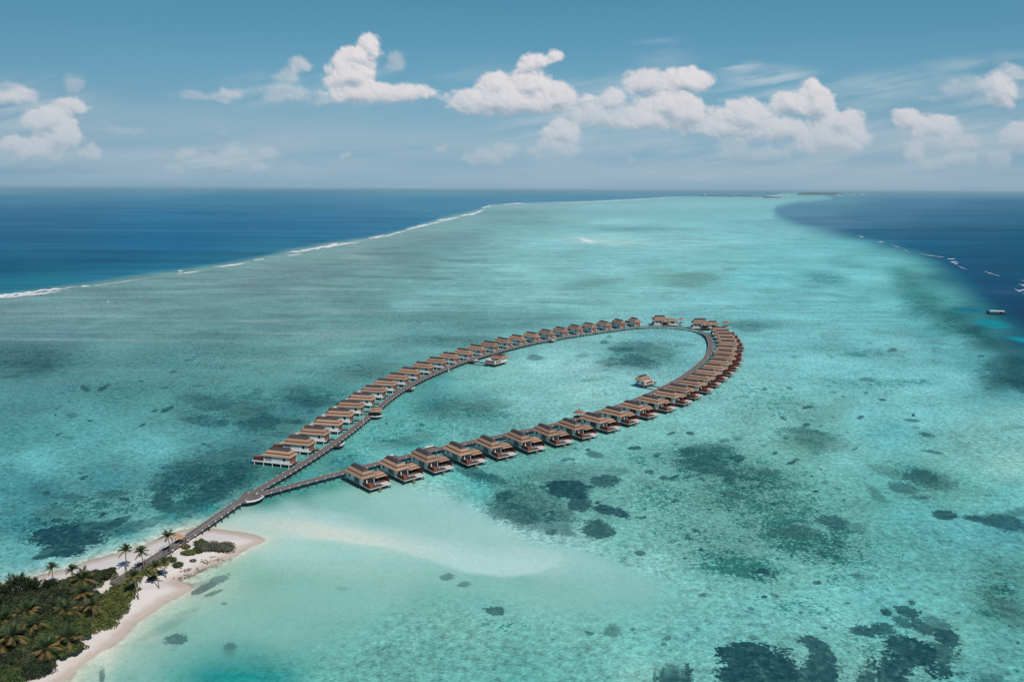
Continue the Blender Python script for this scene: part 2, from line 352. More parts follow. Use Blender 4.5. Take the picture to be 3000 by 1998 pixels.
# ------------------------------------------------------------------ water: what lies on the sea floor, surveyed point by point
OV = [  # overview x, y -> water colour over the bed there
 # lagoon far
 (1240,472,132,172,180),(1400,475,134,186,193),(1600,470,134,190,196),(1750,466,128,188,194),(1300,500,128,178,182),(1420,510,138,194,198),(1600,520,128,190,196),(1750,500,124,188,194),
 (1150,490,108,152,160),(1190,510,112,158,164),(1230,500,118,165,170),(1000,545,106,146,152),(1080,560,112,155,160),(1150,560,124,176,180),(1250,560,132,192,196),(1400,545,140,198,200),(1440,525,118,176,184),
 (1550,560,136,194,198),(1700,550,128,192,197),(1850,580,112,186,192),(1800,540,118,182,190),(1780,510,110,172,182),
 (900,590,100,142,148),(950,620,104,148,153),(1050,620,116,170,172),(1200,620,130,188,190),(1400,620,130,190,194),(1600,610,122,188,190),(1560,640,108,164,160),(1750,640,108,188,194),(1900,620,112,186,192),(2000,640,110,188,192),
 (700,625,100,144,150),(750,680,98,146,150),(850,700,92,142,146),(950,700,112,170,172),(1050,690,112,168,168),(1200,690,122,178,178),(1350,700,118,178,178),(1300,680,130,188,190),(1500,680,124,186,188),(1640,690,118,186,190),(1750,720,112,182,186),(1900,700,112,186,190),(2050,700,106,184,188),
 (600,650,92,142,148),(450,660,92,144,149),(300,690,90,142,148),(150,710,92,144,150),(40,722,90,140,146),(500,720,88,140,144),(350,750,92,146,150),(150,780,78,130,138),(40,780,72,122,132),(80,840,60,110,118),
 (650,740,88,138,142),(750,770,98,152,154),(500,780,88,142,145),(300,810,88,145,147),(150,870,84,144,148),(50,930,76,136,140),(400,850,86,146,147),(600,820,92,150,150),
 (800,800,100,160,160),(950,780,94,150,152),(1100,750,92,145,148),(1200,740,96,150,152),(1000,730,98,152,154),(1300,730,102,162,164),(1400,715,118,178,178),
 (1600,725,112,180,184),(1450,735,120,184,186),(600,900,82,145,146),(450,930,78,138,140),(300,930,80,144,145),(750,900,82,148,150),(850,830,82,144,148),(700,930,62,120,126),(600,960,66,126,130),(500,980,84,156,158),
 (200,1000,84,158,160),(50,1000,78,150,152),(350,1030,96,172,174),(100,1060,92,168,170),(500,1050,74,142,146),(560,1040,60,122,128),(250,1100,70,140,145),(400,1100,68,138,142),(100,1130,62,128,134),(30,1120,72,145,150),
 (560,1090,52,112,114),(650,1090,52,118,114),(500,1120,60,120,120),(470,1170,48,142,142),(400,1190,52,142,144),(50,1200,66,140,145),(300,1230,62,146,148),(200,1290,112,180,178),(320,1255,125,186,182),(60,1290,88,162,164),(120,1300,108,176,176),(20,1320,105,172,172),
 (430,1215,150,192,184),(360,1240,140,190,184),
 # inside the loop
 (1000,870,78,150,152),(1080,860,108,172,168),(1150,860,120,182,178),(1250,840,136,194,194),(1350,850,138,194,194),(1500,850,126,188,188),(1580,830,112,180,182),(1580,790,112,178,182),(1500,770,108,172,176),(1400,775,120,180,182),(1300,810,124,182,182),(1200,810,112,172,172),
 (900,940,86,162,160),(1000,930,70,138,140),(1100,930,92,156,154),(1200,930,126,188,186),(1350,900,134,190,188),(1450,890,128,190,190),(1250,960,118,180,178),(1100,990,100,172,170),(950,990,96,172,170),(850,1010,92,170,168),
 (800,1070,64,148,150),(850,1050,100,174,172),(950,1030,84,166,162),(700,1100,74,158,156),(660,1120,72,160,156),
 # below the right row
 (620,1160,44,136,130),(700,1150,36,128,120),(760,1130,70,155,142),(820,1140,100,170,158),(780,1160,88,168,156),(880,1130,122,186,176),(950,1110,140,192,184),(1000,1090,116,190,184),(1060,1090,92,178,176),(1110,1130,92,178,176),
 (640,1185,140,186,180),(560,1200,150,194,186),(680,1180,158,198,194),(760,1190,150,195,190),(900,1160,130,190,184),(1000,1150,142,194,190),(1080,1190,146,196,192),(1150,1230,150,196,190),(850,1200,120,182,170),(780,1205,140,188,178),
 (540,1215,172,196,184),(620,1215,174,197,186),(700,1220,172,196,184),(820,1235,176,198,182),(900,1250,168,195,180),(1000,1260,160,194,182),(1080,1280,152,192,184),(1200,1300,158,196,188),(1260,1290,150,194,188),(1300,1260,136,190,186),
 (600,1250,160,192,178),(700,1262,150,192,178),(800,1280,138,190,176),(900,1300,132,188,174),(1000,1310,126,186,172),(1100,1330,118,182,168),(1200,1340,116,180,168),(1350,1310,128,188,180),(1500,1300,130,192,186),
 (560,1290,126,182,162),(480,1300,140,182,160),(600,1330,120,178,160),(500,1340,146,186,166),(450,1350,156,186,168),(700,1350,120,182,168),(800,1370,118,182,168),(1000,1370,110,176,164),(1100,1390,112,176,166),(1300,1370,118,182,170),
 (400,1400,152,190,172),(330,1450,158,190,172),(280,1500,150,188,172),(230,1545,148,186,172),(400,1440,120,174,160),(450,1450,118,178,164),(350,1500,118,172,158),(300,1550,112,170,158),(550,1420,120,180,166),(650,1450,112,176,162),(750,1450,108,172,160),(900,1450,108,174,164),
 (420,1530,90,168,158),(470,1520,70,160,152),(520,1535,20,144,140),(580,1530,40,150,146),(500,1565,8,138,136),(620,1555,60,156,150),(700,1520,96,168,160),(800,1530,98,168,158),(900,1530,98,166,156),(1050,1450,112,176,164),(1050,1530,96,168,162),(1200,1480,100,166,158),(1200,1550,88,162,156),
 (1000,1500,104,172,164),(1350,1450,112,178,168),(1350,1530,100,174,168),(1500,1420,112,180,172),(1500,1500,104,178,172),(1600,1450,106,180,176),(1600,1350,116,184,178),(1700,1500,104,178,174),(1480,1560,120,178,168),(1800,1560,124,176,164),
 (1200,1060,96,164,160),(1350,1040,112,178,174),(1300,1010,90,158,148),(1400,1000,112,180,176),(1500,990,116,182,178),(1600,960,122,188,186),(1700,900,128,192,192),(1550,1040,104,168,162),(1450,1080,110,176,168),(1500,1150,108,172,164),(1200,1100,84,146,140),(1300,1120,92,152,146),
 (1150,1150,88,150,144),(1400,1180,104,168,160),(1550,1220,108,170,162),(1450,1250,114,180,172),(1650,1150,96,154,144),(1700,1100,98,156,146),(1800,1080,104,166,156),(1800,1160,102,162,152),(1700,1250,100,160,152),(1850,1250,102,164,156),(1650,1320,102,170,164),(1800,1330,104,168,160),
 (1750,1000,112,174,168),(1850,1020,98,158,146),(1950,1040,112,180,178),(1900,950,110,178,174),(1800,950,122,188,184),(1850,850,116,186,188),(1780,800,112,182,186),(1950,850,112,184,188),(2050,800,116,186,190),(2000,770,108,182,186),(1850,780,112,182,186),
 (2000,930,110,182,184),(2050,1000,98,178,180),(2100,900,116,188,190),(2200,870,112,186,190),(2150,950,112,184,186),(2250,1000,120,182,178),(2320,1060,128,184,178),(2330,960,118,184,182),(2200,1050,112,178,174),(2050,1100,98,172,168),(2150,1110,90,152,142),(2050,1150,90,164,158),
 (2230,1130,100,170,164),(2320,1150,100,176,174),(2100,1180,92,174,174),(1950,1150,100,168,160),(1950,1250,102,166,160),(2050,1250,96,172,170),(2200,1230,92,174,176),(2320,1220,86,164,168),(2100,1330,98,172,170),(2000,1380,100,176,174),(2200,1330,96,168,164),(2320,1330,84,152,148),(2300,1400,78,142,136),
 (1950,1430,110,178,174),(2050,1420,92,170,168),(2150,1480,104,168,160),(2300,1480,86,156,152),(2330,1540,92,166,164),(1900,1520,104,172,164),(2000,1550,110,168,158),(2250,1550,90,164,162),(1880,1380,104,176,172),(1750,1400,104,176,172),
 # right-hand reef slope
 (1950,560,100,178,184),(2050,600,98,178,182),(2080,560,62,135,150),(2100,620,84,160,160),(2120,680,66,140,142),(2100,740,96,172,176),(2160,760,74,150,152),(2150,700,70,142,144),(2180,640,52,122,130),(2200,720,44,118,122),(2200,790,98,174,178),(2250,830,84,160,164),(2300,880,64,126,130),(2340,830,28,98,108),
 (2250,760,40,112,118),(2290,790,36,106,114),(2340,790,22,92,112),(2340,880,46,112,116),(2280,850,88,164,168),(2330,910,90,164,168),(2340,855,58,126,132),
]
OCEANL = [(0,440,92,138,162),(400,440,84,136,162),(1000,442,86,140,165),(1400,442,90,144,168),(0,455,66,122,150),(500,455,60,122,152),(1000,460,66,128,156),(1350,455,76,134,160),(0,500,48,104,138),(400,500,44,108,144),(800,500,52,114,148),(1050,480,68,126,154),  # colours include the sky reflection and haze paling the sea toward the horizon
 (0,560,38,96,128),(400,550,36,100,136),(700,540,44,106,142),(0,620,30,92,122),(250,610,30,92,124),(450,600,34,98,132),(620,570,44,106,138),(100,650,30,98,122),(0,660,28,96,120)]
OCEANR = [(1900,445,96,142,162),(2150,445,84,132,154),(2350,447,78,126,150),(1900,462,86,136,156),(2100,465,66,116,144),(2300,465,50,104,134),(1850,490,84,128,152),(1900,510,80,122,146),(2000,500,64,112,140),(2200,500,48,100,132),(2350,500,42,96,126),  # same horizon paling held in these colours
 (1850,520,72,118,144),(2000,540,42,98,128),(2200,550,30,88,118),(2350,560,24,84,112),(2100,580,22,86,116),(2200,610,16,80,112),(2350,620,18,78,106),(2200,650,8,76,106),(2300,680,8,70,100),(2350,740,4,66,94),(2280,720,6,70,98)]
LE = [(-900, 985), (-200, 900), (0, 866), (120, 851), (260, 834), (400, 812), (520, 797), (640, 779), (750, 761), (832, 741), (960, 717), (1090, 700), (1180, 679), (1290, 644), (1400, 616),
      (1440, 602), (1540, 597), (1700, 592), (1850, 585), (2000, 577.5), (2150, 574), (2280, 573)]
RE = [(2425, 578.5), (2430, 582), (2330, 588), (2275, 600), (2258, 620), (2274, 645), (2338, 672), (2425, 697), (2510, 718), (2600, 742), (2680, 775), (2745, 815), (2790, 850), (2825, 890), (2870, 930), (2930, 975), (3000, 1010), (3300, 1120), (3900, 1300)]
def conv(S): return np.array([(x * D2, y * D2) for x, y, *_ in S]), np.array([s2l(c[2:]) for c in S])
# grid that is fine close by and coarser with distance, in world axes
s = np.concatenate([np.linspace(.62, .30, 235), np.linspace(.2985, .02, 215), np.linspace(.0193, .0022, 24), [.0018, .0015]])
Yr = CAMH / s; Yr = np.concatenate([[20, 60, 110, 150, 180], Yr[Yr > 184]])
tcx = np.concatenate([[-4, -2.4, -1.6, -1.2, -1.0], np.linspace(-.86, .86, 860), [1.0, 1.2, 1.6, 2.4, 4]])
TT, YR = np.meshgrid(tcx, Yr); WX = np.clip(TT * (YR + 25), -79000 - 60 * np.abs(TT), 79000 + 60 * np.abs(TT)); WY = YR
PX, PY = fwd(WX, WY)
PX = PX + 26 * fbm(WX / 60, WY / 60, 21, 3); PY = PY + 12 * fbm(WX / 60, WY / 60, 31, 3) * sst(600, 900, PY)
def idw(S, px, py, ys=3.0, p=2.4):
    P, C = conv(S); num = np.zeros(px.shape + (3,)); den = np.zeros(px.shape)
    # vertical pixel distances count more far away, where the sea is seen edge-on
    for i in range(len(P)):
        k = ys * np.clip(500 / (P[i, 1] - 545), .75, 6)
        w = 1.0 / ((px - P[i, 0]) ** 2 + (k * (py - P[i, 1])) ** 2 + 90) ** (p / 2 * 1.25)
        num += w[..., None] * C[i]; den += w
    return num / den[..., None]
bed = idw(OV, PX, PY, ys=2.3); ol = idw(OCEANL, PX, PY, ys=1.5); orr = idw(OCEANR, PX, PY, ys=1.5); orr = orr * [1.0, 1.06, 1.04]
QX, QY = fwd(WX, WY)
le = np.array(LE); ledge = np.interp(QX, le[:, 0], le[:, 1]); 
wob = 2.2 * fbm(QX / 34, QY / 8, 77, 3)
dl = (ledge + wob) - QY                                   # >0 : beyond the surf line (open sea)
wl = np.clip((ledge - 556) * .10, .8, 14)
aL = sst(-wl * .2, wl, dl) * (QX < 2290)
turq = sst(0, wl * .8, dl) * sst(wl * 5.5, wl * .8, dl) * .30 * sst(0, 900, 1500 - QX) # paler rim where the reef wall drops
re = np.array(RE); rp = np.array(list(map(tuple, RE)) + [(3900, 540), (2425, 540)])
dR = sdist(QX + 30 * fbm(WX / 80, WY / 160, 3, 3), QY + 6 * fbm(WX / 50, WY / 150, 8, 3), rp)
wr = np.clip((QY - 556) * .30, 1.5, 80)
aR = sst(-wr * .35, wr, dR)
wash = sst(0, 6, -dl) * sst(70, 10, -dl * np.clip(60 / np.maximum(ledge - 556, 6), .3, 6)) * sst(1750, 1300, QX) * (.35 + 1.1 * np.clip(fbm(QX / 260, (QY + QX * .06) / 7, 91, 5) + .15, 0, 1))
bed = bed * (1 - .45 * wash[..., None]) + .45 * wash[..., None] * s2l((140, 168, 172))
far = sst(2120, 2300, QX) * (QY < 577)
bed = bed * (1 - aL[..., None]) + ol * aL[..., None]
bed = bed * (1 - turq[..., None]) + turq[..., None] * s2l((48, 132, 150))
bed = bed * (1 - aR[..., None]) + orr * aR[..., None]
def lobe(X, Y, cx, cy, rx, ry, ang=0):
    a = math.radians(ang); dx = X - cx; dy = Y - cy
    u = (dx * math.cos(a) + dy * math.sin(a)) / rx; v = (-dx * math.sin(a) + dy * math.cos(a)) / ry
    return np.sqrt(u * u + v * v)
for cx, cy, rx, ry, an, c_ in [(2840, 909, 62, 7, 4, (0, 112, 135)), (2905, 948, 62, 14, 8, (0, 134, 148)), (3010, 998, 70, 9, 8, (0, 135, 150)), (2100, 672, 0.1, .1, 0, (0, 0, 0))]:
    f_ = sst(1.25, .4, lobe(QX, QY, cx, cy, rx, ry, an))[..., None]; bed = bed * (1 - f_) + f_ * s2l(c_)
f_ = sst(1.2, .5, lobe(QX, QY, 1718, 704, 26, 4, 12) + .5 * fbm(WX / 60, WY / 60, 4, 3))[..., None]; bed = bed * (1 - f_) + f_ * s2l((236, 236, 228))
f_ = .35 * sst(1.4, .3, lobe(QX, QY, 1760, 708, 130, 12, 3))[..., None]; bed = bed * (1 - f_) + f_ * s2l((190, 205, 200))
# distinct coral heads and beds: x, y, rx, ry, angle, darkness
PT = [(2215, 1948, 120, 46, 0, 1), (2680, 1925, 70, 40, 12, 1), (1560, 1500, 110, 44, 8, .62), (1660, 1428, 66, 26, 4, 1), (1690, 1448, 34, 16, 8, 1), (1770, 1408, 42, 16, 2, .85), (1700, 1476, 36, 16, 3, .9), (1778, 1492, 36, 13, 12, .95), (1822, 1500, 28, 12, 10, .95), (1744, 1553, 44, 24, 3, .9),
      (1545, 1508, 78, 30, 4, .8), (1492, 1452, 34, 15, 0, .8), (1480, 1480, 34, 18, 30, .6), (1560, 1470, 95, 40, 12, .42), (1600, 1530, 70, 26, 12, .55), (1612, 1550, 20, 14, 0, .8), (1655, 1552, 30, 10, 20, .6),
      (1668, 1382, 100, 26, -3, .38), (1600, 1390, 60, 18, 0, .38), (1742, 1334, 27, 8, 8, .7), (1808, 1384, 38, 13, 8, .45), (1898, 1412, 42, 14, 8, .35), (1690, 1385, 60, 10, 0, .5),
      (1302, 1691, 21, 9, -5, .6), (1357, 1713, 20, 8, -5, .55), (1450, 1786, 29, 13, 0, .8), (1011, 1728, 19, 7, 0, .3), (516, 1875, 32, 15, -8, .7), (678, 1898, 20, 15, 40, .55), (610, 1926, 16, 7, -30, .5),
      (2765, 1512, 33, 11, 8, .9), (2870, 1526, 48, 8, 8, .9), (2950, 1536, 70, 20, 12, .85), (2975, 1500, 40, 12, -10, .5), (2445, 1532, 42, 20, 8, .75), (2500, 1545, 30, 15, 0, .5), (2390, 1888, 46, 17, 22, .9),
      (2655, 1790, 38, 15, 10, .9), (2588, 1791, 17, 9, 15, .9), (2640, 1815, 36, 14, 18, .8), (2690, 1830, 46, 18, 30, .85), (2765, 1858, 52, 20, 30, .95), (2735, 1820, 40, 18, 20, .7), (2534, 1848, 40, 13, 12, .9), (2585, 1842, 30, 16, 10, .85),
      (2650, 1888, 46, 26, 10, .95), (2700, 1918, 80, 36, 10, 1), (2668, 1950, 110, 26, 10, 1), (2620, 1975, 60, 26, 0, .95), (2780, 1945, 60, 26, 25, .8), (2830, 1965, 50, 14, 15, .8), (2558, 1980, 34, 16, 0, .85), (2520, 1930, 30, 12, 10, .7), (2890, 1985, 70, 12, 12, .6), (2760, 1895, 36, 12, 20, .8),
      (2215, 1915, 70, 28, 12, 1), (2130, 1922, 55, 22, -8, 1), (2300, 1922, 55, 14, 15, .95), (2220, 1965, 80, 44, 0, 1), (2180, 1985, 50, 30, 0, 1), (2270, 1995, 90, 28, 0, 1), (2400, 1990, 80, 20, -6, .95), (2440, 1978, 40, 14, 0, .9),
      (2024, 1948, 22, 10, 30, .9), (2000, 1966, 26, 12, 10, .9), (1962, 1985, 46, 14, -12, .95), (2010, 1990, 20, 12, 0, .9), (1750, 1945, 18, 12, 0, .8), (1790, 1955, 26, 15, 0, .9), (1765, 1965, 16, 18, -40, .7), (1867, 1956, 22, 9, 12, .9), (1795, 1849, 22, 14, 0, .55), (1317, 1918, 16, 18, 0, .45), (1365, 1955, 22, 8, 0, .4),
      (1140, 1996, 55, 7, -3, .7), (200, 1568, 104, 34, -3, 1), (260, 1545, 70, 18, -8, .8), (190, 1610, 60, 20, 0, 1), (127, 1628, 24, 7, -10, .9), (150, 1612, 30, 9, -12, .8), (330, 1536, 40, 12, -20, .9), (390, 1545, 80, 14, -14, .65), (450, 1525, 50, 10, -16, .5), (560, 1500, 50, 9, -22, .55),
      (490, 1432, 60, 14, 0, .75), (480, 1475, 34, 28, 30, .85), (560, 1480, 60, 20, -12, .75), (620, 1450, 60, 24, -16, .7), (660, 1420, 60, 22, -10, .6), (540, 1400, 80, 20, -5, .6), (700, 1370, 60, 20, 0, .55), (560, 1370, 60, 18, 0, .5), (640, 1340, 80, 22, -10, .45),
      (210, 1452, 36, 12, 0, .5), (330, 1450, 40, 12, 0, .45), (150, 1500, 60, 14, 0, .45), (480, 1405, 30, 9, 0, .4), (340, 1362, 16, 4, 0, .35), (30, 1104, 30, 4, -8, .6),
      (573, 1166, 60, 11, 0, .5), (585, 1133, 16, 4, 0, .55), (480, 1136, 12, 3, 0, .6), (640, 1190, 70, 16, 0, .5), (590, 1232, 56, 15, 8, .6), (700, 1200, 80, 22, 0, .42), (790, 1240, 90, 18, 0, .6), (830, 1244, 50, 14, 0, .4), (820, 1272, 34, 8, 0, .5), (520, 1205, 40, 10, 0, .4),
      (875, 1140, 38, 9, 0, .5), (940, 1180, 52, 15, 0, .62), (865, 1166, 34, 6, 0, .5), (1060, 1092, 70, 14, 4, .42), (1130, 1075, 80, 12, 6, .4), (1020, 1110, 60, 10, 0, .4), (990, 1050, 50, 8, 0, .3), (830, 1052, 40, 5, 0, .4), (650, 1110, 30, 4, 0, .4), (625, 1107, 20, 4, 0, .3),
      (1380, 993, 100, 10, 3, .55), (1320, 931, 40, 6, 0, .45), (1490, 933, 36, 5, 0, .4), (1545, 946, 20, 4, 0, .5), (1620, 930, 70, 5, 0, .45), (1355, 920, 20, 3, 0, .4), (1350, 947, 20, 3, 0, .4), (1000, 880, 40, 6, 0, .3), (940, 835, 110, 5, 2, .45), (1120, 812, 110, 5, 2, .5), (1260, 815, 60, 4, 3, .55),
      (1290, 785, 60, 4, 2, .45), (1350, 765, 60, 4, 2, .5), (1410, 745, 40, 3, 2, .4), (1200, 770, 90, 4, 0, .35), (1850, 672, 90, 5, -1, .45), (1930, 672, 60, 4, 0, .4), (2000, 672, 50, 4, 0, .35), (1780, 668, 60, 3, 0, .25), (2050, 812, 60, 12, 0, .5), (2020, 828, 50, 16, 0, .35), (2135, 788, 24, 6, 0, .4), (2110, 770, 90, 3, 0, .35), (1700, 840, 90, 10, -6, .28), (1760, 822, 60, 6, -6, .3), (2020, 702, 90, 3, 0, .3),
      (1840, 1062, 84, 22, -3, .85), (1830, 1078, 50, 11, 0, .5), (1880, 1018, 70, 16, 0, .6), (1840, 1022, 50, 9, 0, .8), (1920, 1030, 60, 28, 0, .45), (1800, 1058, 50, 10, 0, .6), (1960, 1003, 40, 5, 0, .4), (2008, 1009, 24, 4, 0, .5), (1569, 1049, 23, 4.5, 0, .75), (1701, 1039, 21, 5, 0, .6), (1651, 1068, 12, 2, 0, .6), (1720, 1115, 16, 5, 0, .5), (1750, 1110, 30, 3, -8, .35),
      (1370, 1192, 90, 14, 2, .38), (1280, 1215, 60, 10, 0, .25), (1440, 1185, 70, 12, 0, .35), (1190, 1292, 60, 13, -3, .5), (1240, 1278, 40, 10, 0, .4), (1130, 1306, 50, 8, 0, .3), (1000, 1370, 60, 8, 0, .35),
      (1390, 1382, 55, 13, 18, .7), (1440, 1400, 40, 12, 22, .6), (1340, 1362, 30, 8, 20, .5), (860, 1446, 70, 10, 5, .0),
      (2192, 960, 50, 11, 2, .6), (2150, 950, 40, 8, 0, .45), (2255, 963, 30, 5, 0, .35), (2600, 975, 60, 5, 0, .35), (2440, 980, 40, 6, 0, .3), (2440, 1208, 60, 26, -30, .3), (2380, 1220, 60, 22, 0, .28), (2330, 1182, 70, 10, 0, .25), (2541, 1107, 22, 4, 4, .7), (2443, 1219, 15, 3.5, 0, .7), (2370, 1230, 40, 14, 0, .35),
      (2360, 1265, 60, 14, 8, .55), (2390, 1285, 80, 26, 14, .42), (2440, 1300, 60, 22, 14, .35), (2320, 1258, 40, 5, 8, .5), (2670, 1230, 22, 5, 8, .7), (2720, 1277, 24, 6, 8, .8), (2680, 1256, 12, 3, 8, .6), (2735, 1325, 34, 5, 8, .7), (2815, 1300, 25, 7, 20, .35), (2960, 1250, 30, 8, 0, .4), (2600, 1355, 14, 4, 0, .4),
      (2700, 1402, 56, 18, 8, .75), (2650, 1430, 44, 10, 10, .65), (2600, 1385, 50, 14, 14, .4), (2760, 1420, 60, 14, 0, .45), (2700, 1455, 26, 5, 0, .6), (2570, 1450, 40, 12, 40, .5), (2155, 1340, 24, 8, 0, .75), (2060, 1370, 80, 20, 6, .55), (2080, 1315, 60, 18, 0, .5), (2030, 1318, 26, 10, 0, .6), (2150, 1450, 34, 10, 8, .6), (2240, 1380, 40, 10, 10, .45), (2340, 1560, 60, 16, 0, .45),
      (2690, 1010, 50, 12, 0, .0), (2960, 1082, 70, 38, 8, .75), (3000, 1130, 60, 20, 25, .7), (2870, 1008, 60, 14, 0, .6), (2950, 1020, 60, 20, 10, .6), (2900, 1138, 14, 3, 0, .7), (2540, 1695, 10, 6, 0, .4), (2512, 1690, 20, 6, 12, .6), (2750, 1743, 10, 4, 0, .5), (2950, 1725, 22, 7, 10, .6), (2930, 1680, 16, 4, 10, .5), (2960, 1790, 100, 26, 30, .38), (2870, 1740, 50, 20, 0, .28), (2985, 1878, 8, 5, 0, .8),
      (360, 1945, 24, 11, -20, .7), (372, 1958, 12, 6, 0, .7), (400, 1932, 14, 6, 0, .6), (308, 1972, 16, 4, -28, .7), (330, 1980, 9, 3, 0, .6), (650, 1640, 60, 7, -28, .35), (610, 1718, 50, 9, -28, .75), (640, 1700, 26, 10, -20, .6), (625, 1738, 30, 5, -18, .6), (590, 1712, 40, 5, -8, .4), (585, 1672, 26, 7, -30, .75), (540, 1793, 40, 8, -20, .3), (480, 1840, 80, 12, -30, .28), (650, 1768, 8, 4, 0, .5)]
MT = [(2166, 1400, 260, 70, 8, .62), (2064, 1340, 120, 45, 0, .75), (2357, 1580, 230, 80, 14, .66), (2166, 1656, 190, 60, 12, .62), (2250, 1480, 240, 60, 5, .55), (2931, 1760, 120, 70, 30, .5), (1950, 1450, 160, 60, 10, .45), (2020, 1560, 160, 70, 15, .38),
      (1900, 1350, 90, 30, 0, .4), (1560, 1470, 150, 70, 12, .55), (1640, 1400, 120, 45, 0, .45), (1420, 1400, 90, 30, 20, .55), (2300, 1190, 150, 50, 10, .42), (2200, 1160, 120, 60, 20, .40), (2380, 1280, 110, 40, 14, .5), (2700, 1400, 150, 45, 10, .5), (2480, 1120, 160, 26, 3, .42),
      (2640, 1120, 130, 14, 3, .5), (2450, 1020, 140, 20, 4, .40), (2550, 1035, 110, 14, 0, .5), (2420, 815, 90, 26, 10, .5), (2480, 775, 80, 16, 10, .4), (2380, 840, 60, 12, 0, .4), (2300, 880, 120, 20, 0, .3), (2480, 885, 90, 14, 0, .4), (2200, 950, 120, 20, 0, .5), (2700, 900, 90, 60, 20, .5), (2820, 960, 120, 40, 20, .55), (2650, 820, 70, 40, 30, .5),
      (2950, 1100, 120, 50, 10, .55), (1800, 1860, 90, 40, 0, .3), (1500, 1830, 160, 30, 0, .30), (1320, 1920, 60, 30, 0, .32), (1380, 1960, 90, 14, -6, .35), (1900, 1830, 80, 30, 10, .4), (2330, 1780, 120, 40, 10, .42), (2500, 1700, 160, 40, 10, .35), (2600, 1900, 200, 90, 10, .4), (2900, 1960, 120, 40, 10, .4),
      (600, 1400, 180, 90, -10, .6), (300, 1480, 220, 60, -6, .5), (200, 1540, 200, 60, -5, .55), (700, 1200, 220, 80, 5, .5), (900, 1160, 160, 40, 0, .5), (300, 1150, 300, 60, 0, .36), (100, 1050, 260, 60, 0, .45), (600, 1050, 300, 60, 0, .36), (1060, 1090, 140, 30, 5, .5), (1300, 1000, 180, 26, 3, .45), (1200, 940, 260, 40, 0, .36),
      (1350, 1200, 200, 45, 0, .5), (1200, 1260, 160, 50, 0, .36), (1880, 1040, 150, 50, 0, .6), (1680, 1110, 120, 20, 0, .3), (1150, 1300, 160, 30, 0, .4), (1430, 1330, 120, 30, -20, .45), (1000, 1340, 120, 40, 0, .4), (850, 1440, 150, 30, -8, .35), (1050, 1430, 150, 30, 8, .22), (2900, 1300, 120, 40, 0, .25), (1500, 950, 200, 20, 0, .3), (1700, 840, 150, 18, 0, .3), (450, 850, 500, 60, -6, .3), (900, 800, 300, 50, -8, .36), (1200, 730, 250, 40, -5, .36)]
SANDY = [(560, 1556), (640, 1520), (705, 1482), (800, 1462), (900, 1440), (1000, 1420), (1110, 1414), (1200, 1426), (1225, 1436), (1308, 1456), (1404, 1501), (1470, 1545), (1560, 1590), (1691, 1604), (1800, 1640), (1960, 1720), (1900, 1780), (1650, 1790), (1480, 1745), (1300, 1740), (1150, 1770), (1000, 1850), (860, 1920), (560, 1990), (300, 1998), (200, 1990), (420, 1830), (520, 1740), (600, 1700), (760, 1580)]
gr = np.random.default_rng(77)
for (x0, x1, y0, y1, n_, r0, r1) in ((1480, 2000, 1290, 1640, 46, 5, 15), (1950, 2500, 1260, 1700, 70, 5, 16), (2200, 2700, 1120, 1320, 34, 4, 12), (2300, 2950, 950, 1080, 30, 4, 14), (100, 700, 1380, 1530, 34, 5, 16), (1700, 2980, 1700, 1990, 44, 4, 14), (100, 1000, 1050, 1300, 30, 6, 22), (1700, 2050, 980, 1060, 14, 5, 12), (500, 1500, 1180, 1330, 14, 5, 14)):
    for _ in range(n_):
        r = r0 + (r1 - r0) * gr.random() ** 2; yy_ = y0 + (y1 - y0) * gr.random(); xx_ = x0 + (x1 - x0) * gr.random()
        if sdist(np.array([xx_]), np.array([yy_]), SANDY)[0] > -12: continue
        PT.append((xx_, yy_, r, r * .42 * (yy_ / 1500) ** .6, gr.normal() * 12, .45 + .5 * gr.random()))
wx_ = QX + 34 * fbm(WX / 16, WY / 16, 41, 5); wy_ = QY + 22 * fbm(WX / 16, WY / 16, 51, 5) * np.clip((QY - 560) / 500, .12, .9)
patch = np.full(QX.shape, -1.0); dark = np.zeros(QX.shape)
for (cx, cy, rx, ry, an, w) in PT:
    q = 1 - lobe(wx_, wy_, cx, cy, rx, ry, an); m_ = q > patch
    dark = np.where(m_, w, dark); patch = np.maximum(patch, q)
dark = dark * (1 - .22 * sst(1200, 1050, QY))
patch = np.clip(patch, -1, .6)
mott = np.zeros(QX.shape)
for (cx, cy, rx, ry, an, w) in MT: mott = np.maximum(mott, min(.95, w * 1.22) * sst(1.5, .2, lobe(wx_, wy_, cx, cy, rx * 1.1, ry * 1.1, an)))
# clean sand areas carry no growth
idst = island_d(WX, WY)
PLUME = [(560, 1556), (640, 1524), (734, 1500), (893, 1484), (1021, 1500), (1120, 1528), (1250, 1562), (1400, 1590), (1540, 1596), (1640, 1612), (1656, 1632), (1630, 1660), (1564, 1684), (1468, 1694), (1372, 1682), (1264, 1650), (1149, 1612), (957, 1588), (766, 1582), (640, 1600)]
w1 = 10 * fbm(WX / 30, WY / 30, 61, 3); w2 = 7 * fbm(WX / 30, WY / 30, 62, 3)
dP = sdist(QX + w1, QY + w2, PLUME); dS = sdist(QX + w1, QY + w2, SANDY)
fP = sst(-3, 13, dP) * (.60 + .40 * sst(5, 50, QY - np.interp(QX, [600, 893, 1120, 1400, 1656], [1524, 1484, 1528, 1590, 1620])))
fP = fP * sst(560, 680, QX)
cream = fP * sst(1.3, .2, lobe(QX, QY, 960, 1560, 330, 34, 10)) * .8
bed = bed * (1 - fP[..., None] * .92) + (fP * .92)[..., None] * s2l((166, 202, 197)); bed = bed * (1 - cream[..., None]) + cream[..., None] * s2l((198, 206, 192))
